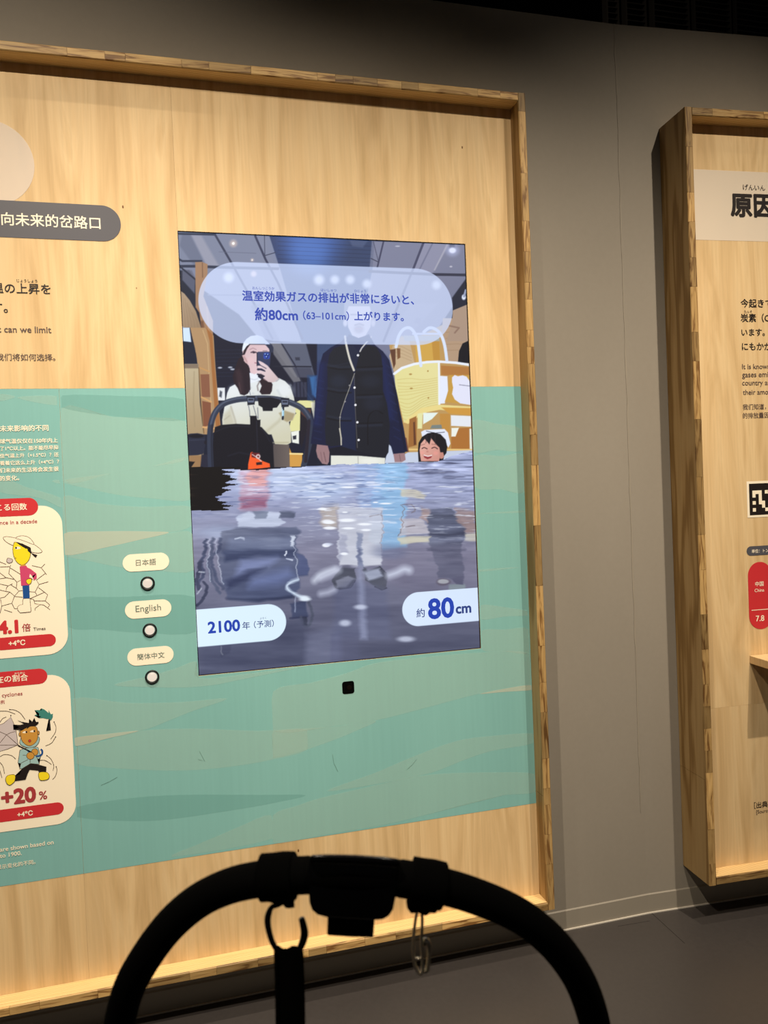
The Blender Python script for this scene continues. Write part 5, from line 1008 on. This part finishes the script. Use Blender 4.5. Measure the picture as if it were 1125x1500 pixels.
for e in (pl_, pr_):                                              # arms, legs and wheels below the picture
    side = np.array([(e-cx0)[0], (e-cx0)[1], 0]); mid = np.array([e[0], e[1]+.12, .70])
    mb = MB(); tube(mb, [e, (e+mid)/2+np.array([0, .01, 0]), mid], .0125, 12, 4); mb.build('frame_arm', M_BLK, st, True)
    for dy, nm in ((-.02, 'rear_leg'), (.42, 'front_leg')):
        foot = np.array([e[0], e[1]+.10+dy, .11]); mb = MB(); tube(mb, [mid, (mid+foot)/2, foot], .0125, 12, 2); lg = mb.build(nm, M_BLK, st, True)
        mb = MB(); K = 22
        for (ra, rb, m_) in ((.11, .072, None),):
            v = []; f = []
            for x_, r_ in ((-.018, .072), (-.018, .098), (-.010, .11), (.010, .11), (.018, .098), (.018, .072)):
                for i in range(K): a = 2*math.pi*i/K; v.append(foot+np.array([x_, r_*math.cos(a), r_*math.sin(a)]))
            for j in range(6):
                for i in range(K): f.append((j*K+i, j*K+(i+1) % K, ((j+1) % 6)*K+(i+1) % K, ((j+1) % 6)*K+i))
            mb.add(v, f)
        for i in range(5): a = 2*math.pi*i/5; tube(mb, [foot, foot+np.array([0, .075*math.cos(a), .075*math.sin(a)])], .006, 6, 1)
        mb.build('wheel', M_BLK, lg, True)
# seat fabric and canopy, low in front of the handle
lx, rx = pl_[0]+.03, pr_[0]-.03; ym = (pl_[1]+pr_[1])/2+.2
v = []; f = []; NA, NB = 10, 12
for i in range(NA+1):
    ph = math.pi*i/NA
    for j in range(NB+1):
        th = math.pi*.62*j/NB; v.append(((lx+rx)/2-(rx-lx)/2*math.cos(ph), ym+.14-.20*math.sin(ph)*math.cos(th+.3)+0, .46+.20*math.sin(ph)*math.sin(th+.3)))
for i in range(NA):
    for j in range(NB): f.append((i*(NB+1)+j, (i+1)*(NB+1)+j, (i+1)*(NB+1)+j+1, i*(NB+1)+j+1))
o = mesh_obj('canopy', v, f, M_WEB, st, True); o.modifiers.new('s', 'SOLIDIFY').thickness = .003
mb = MB(); mb.box8([(lx, ym, .40), (rx, ym, .40), (rx, ym+.34, .42), (lx, ym+.34, .42), (lx, ym-.03, .46), (rx, ym-.03, .46), (rx, ym+.36, .47), (lx, ym+.36, .47)]); bev(mb.build('seat', M_WEB, st), .01)
# centre release unit
mb = MB(); slab(mb, [(453, 1262), (470, 1261), (545, 1263), (585, 1268), (583, 1296), (580, 1312), (576, 1332), (570, 1342), (560, 1347), (545, 1348), (480, 1344), (465, 1340), (457, 1333), (453, 1322), (452, 1300)], .588, .030)
o = bev(mb.build('release_housing', M_GLOSS, st), .002); o['label'] = 'glossy folding latch housing at the middle of the bar'
mb = MB(); slab(mb, [(480, 1340), (549, 1344), (548, 1358), (547, 1373.5), (513, 1372.5), (479, 1370)], .594, .014); bev(mb.build('latch_tab', M_FOAM, o), .0008)
mb = MB(); slab(mb, [(453, 1252), (480, 1251.3), (520, 1252), (560, 1254.5), (587, 1258), (585.5, 1273), (555, 1270), (520, 1268), (480, 1267), (453, 1267)], .583, .034); o2 = bev(mb.build('release_button', M_GLOSS, o), .003, 4)
for a, b, i in ((430, 452, 0), (587, 606, 1)):
    q = [q_ for q_ in [(430, 1282.5, .6025), (441, 1282, .602), (453, 1281.5, .601)]] if i == 0 else [(586, 1286.5, .602), (596, 1288, .602), (608, 1290, .603)]
    mb = MB(); tube(mb, [at(*w_) for w_ in q], .0139, 18, 3); mb.build('end_collar', M_FOAM, st, True)

def cuff(name, outline, d, th, lab, pts, rad):
    r = empty(name, tuple(at(sum(x for x, y in outline)/len(outline), min(y for x, y in outline), d)), lab, 'hook', group='stroller hooks on the handlebar')
    mb = MB(); tube(mb, [at(*q) for q in pts], rad, 20, 4); mb.build('velcro_strap', M_WEB, r, True)
    mb = MB(); slab(mb, outline, d, th); bev(mb.build('strap_tail', M_WEB, r), .0012, 2); return r
h1 = cuff('stroller_hook', [(386, 1300), (432, 1300), (437, 1304), (432, 1313), (431, 1326), (425, 1321), (418, 1325), (408, 1327), (398, 1323), (384, 1318)], .594, .020, 'left black hook strap on the handlebar with an open ring holding a strap',
          [(384, 1285.5, .606), (400, 1284.5, .605), (416, 1283.5, .604), (431, 1282.5, .603)], [.0178, .0178, .0183, .0178])
mb = MB(); tube(mb, [at(x, y, .604) for x, y in [(418, 1321), (408, 1326), (398, 1329), (393, 1340), (392, 1352), (395, 1368), (400, 1382), (408, 1392), (424, 1395), (438, 1390), (444, 1378), (446, 1366), (444, 1354), (441.5, 1345)]], [.0012, .0015, .0020, .0026, .0026, .0024, .0022, .0022, .0022, .0026, .003, .0031, .0028, .0024], 12, 5); mb.build('open_ring', M_GLOSS, h1, True)
mb = MB(); v_ = [at(418, 1318, .604), at(420, 1326, .604), at(431, 1325, .604)]; tube(mb, v_, .0022, 10, 3); mb.build('ring_eye', M_GLOSS, h1, True)
h2 = cuff('stroller_hook', [(601, 1312), (645, 1320), (650, 1324), (643, 1331), (638, 1338.5), (630, 1337), (624, 1342), (612, 1337), (602, 1338.5), (596, 1330), (594.5, 1318)], .596, .020, 'right black hook strap on the handlebar with a narrow metal clip',
          [(602, 1289.5, .603), (616, 1292, .603), (631, 1294.5, .604), (648, 1298, .605)], [.0178, .0178, .0182, .0178])
mb = MB(); D_ = .603
tube(mb, [at(x, y, D_) for x, y in [(611, 1334), (608, 1352), (606, 1372), (605.5, 1392), (607, 1410), (611, 1421), (616, 1427), (619.5, 1420), (618.5, 1404), (617.5, 1380), (618.5, 1352), (618, 1334)]], .0013, 8, 4); mb.build('wire_loop', M_CHROME, h2, True)
mb = MB(); tube(mb, [at(x, y, D_+.003) for x, y in [(621, 1424), (626, 1421), (627.5, 1408), (628.5, 1392), (626.5, 1380), (622.5, 1378), (620.5, 1386)]], [.0014, .0017, .0016, .0017, .0022, .0022, .0016], 10, 4); mb.build('gate', M_CHROME, h2, True)
mb = MB(); tube(mb, [at(608, 1404, D_), at(618, 1404, D_)], .0011, 8, 1); mb.build('cross_pin', M_CHROME, h2, True)
# strap hanging from the open ring
sp = [(401, 1386), (408, 1384.5), (414, 1389), (421, 1389), (428, 1385), (436, 1385.5), (443, 1384), (445, 1400), (446, 1430), (447, 1470), (448.5, 1560), (449, 1700), (404.5, 1700), (404, 1560), (403, 1470), (402, 1430), (401, 1400)]
hs = empty('bag_strap', tuple(at(424, 1700, .606)), 'wide black fabric strap hanging from the open ring on the handlebar', 'strap')
mb = MB(); slab(mb, sp, .600, .004); bev(mb.build('strap_webbing', M_WEB, hs), .0008, 2)
for x in (406, 442.5):
    mb = MB(); tube(mb, [at(x, 1396, .5995), at(x+1, 1440, .5995), at(x+2, 1500, .5995), at(x+2.6, 1690, .5995)], .0005, 6, 3); mb.build('stitched_edge', M_FOAM, hs)
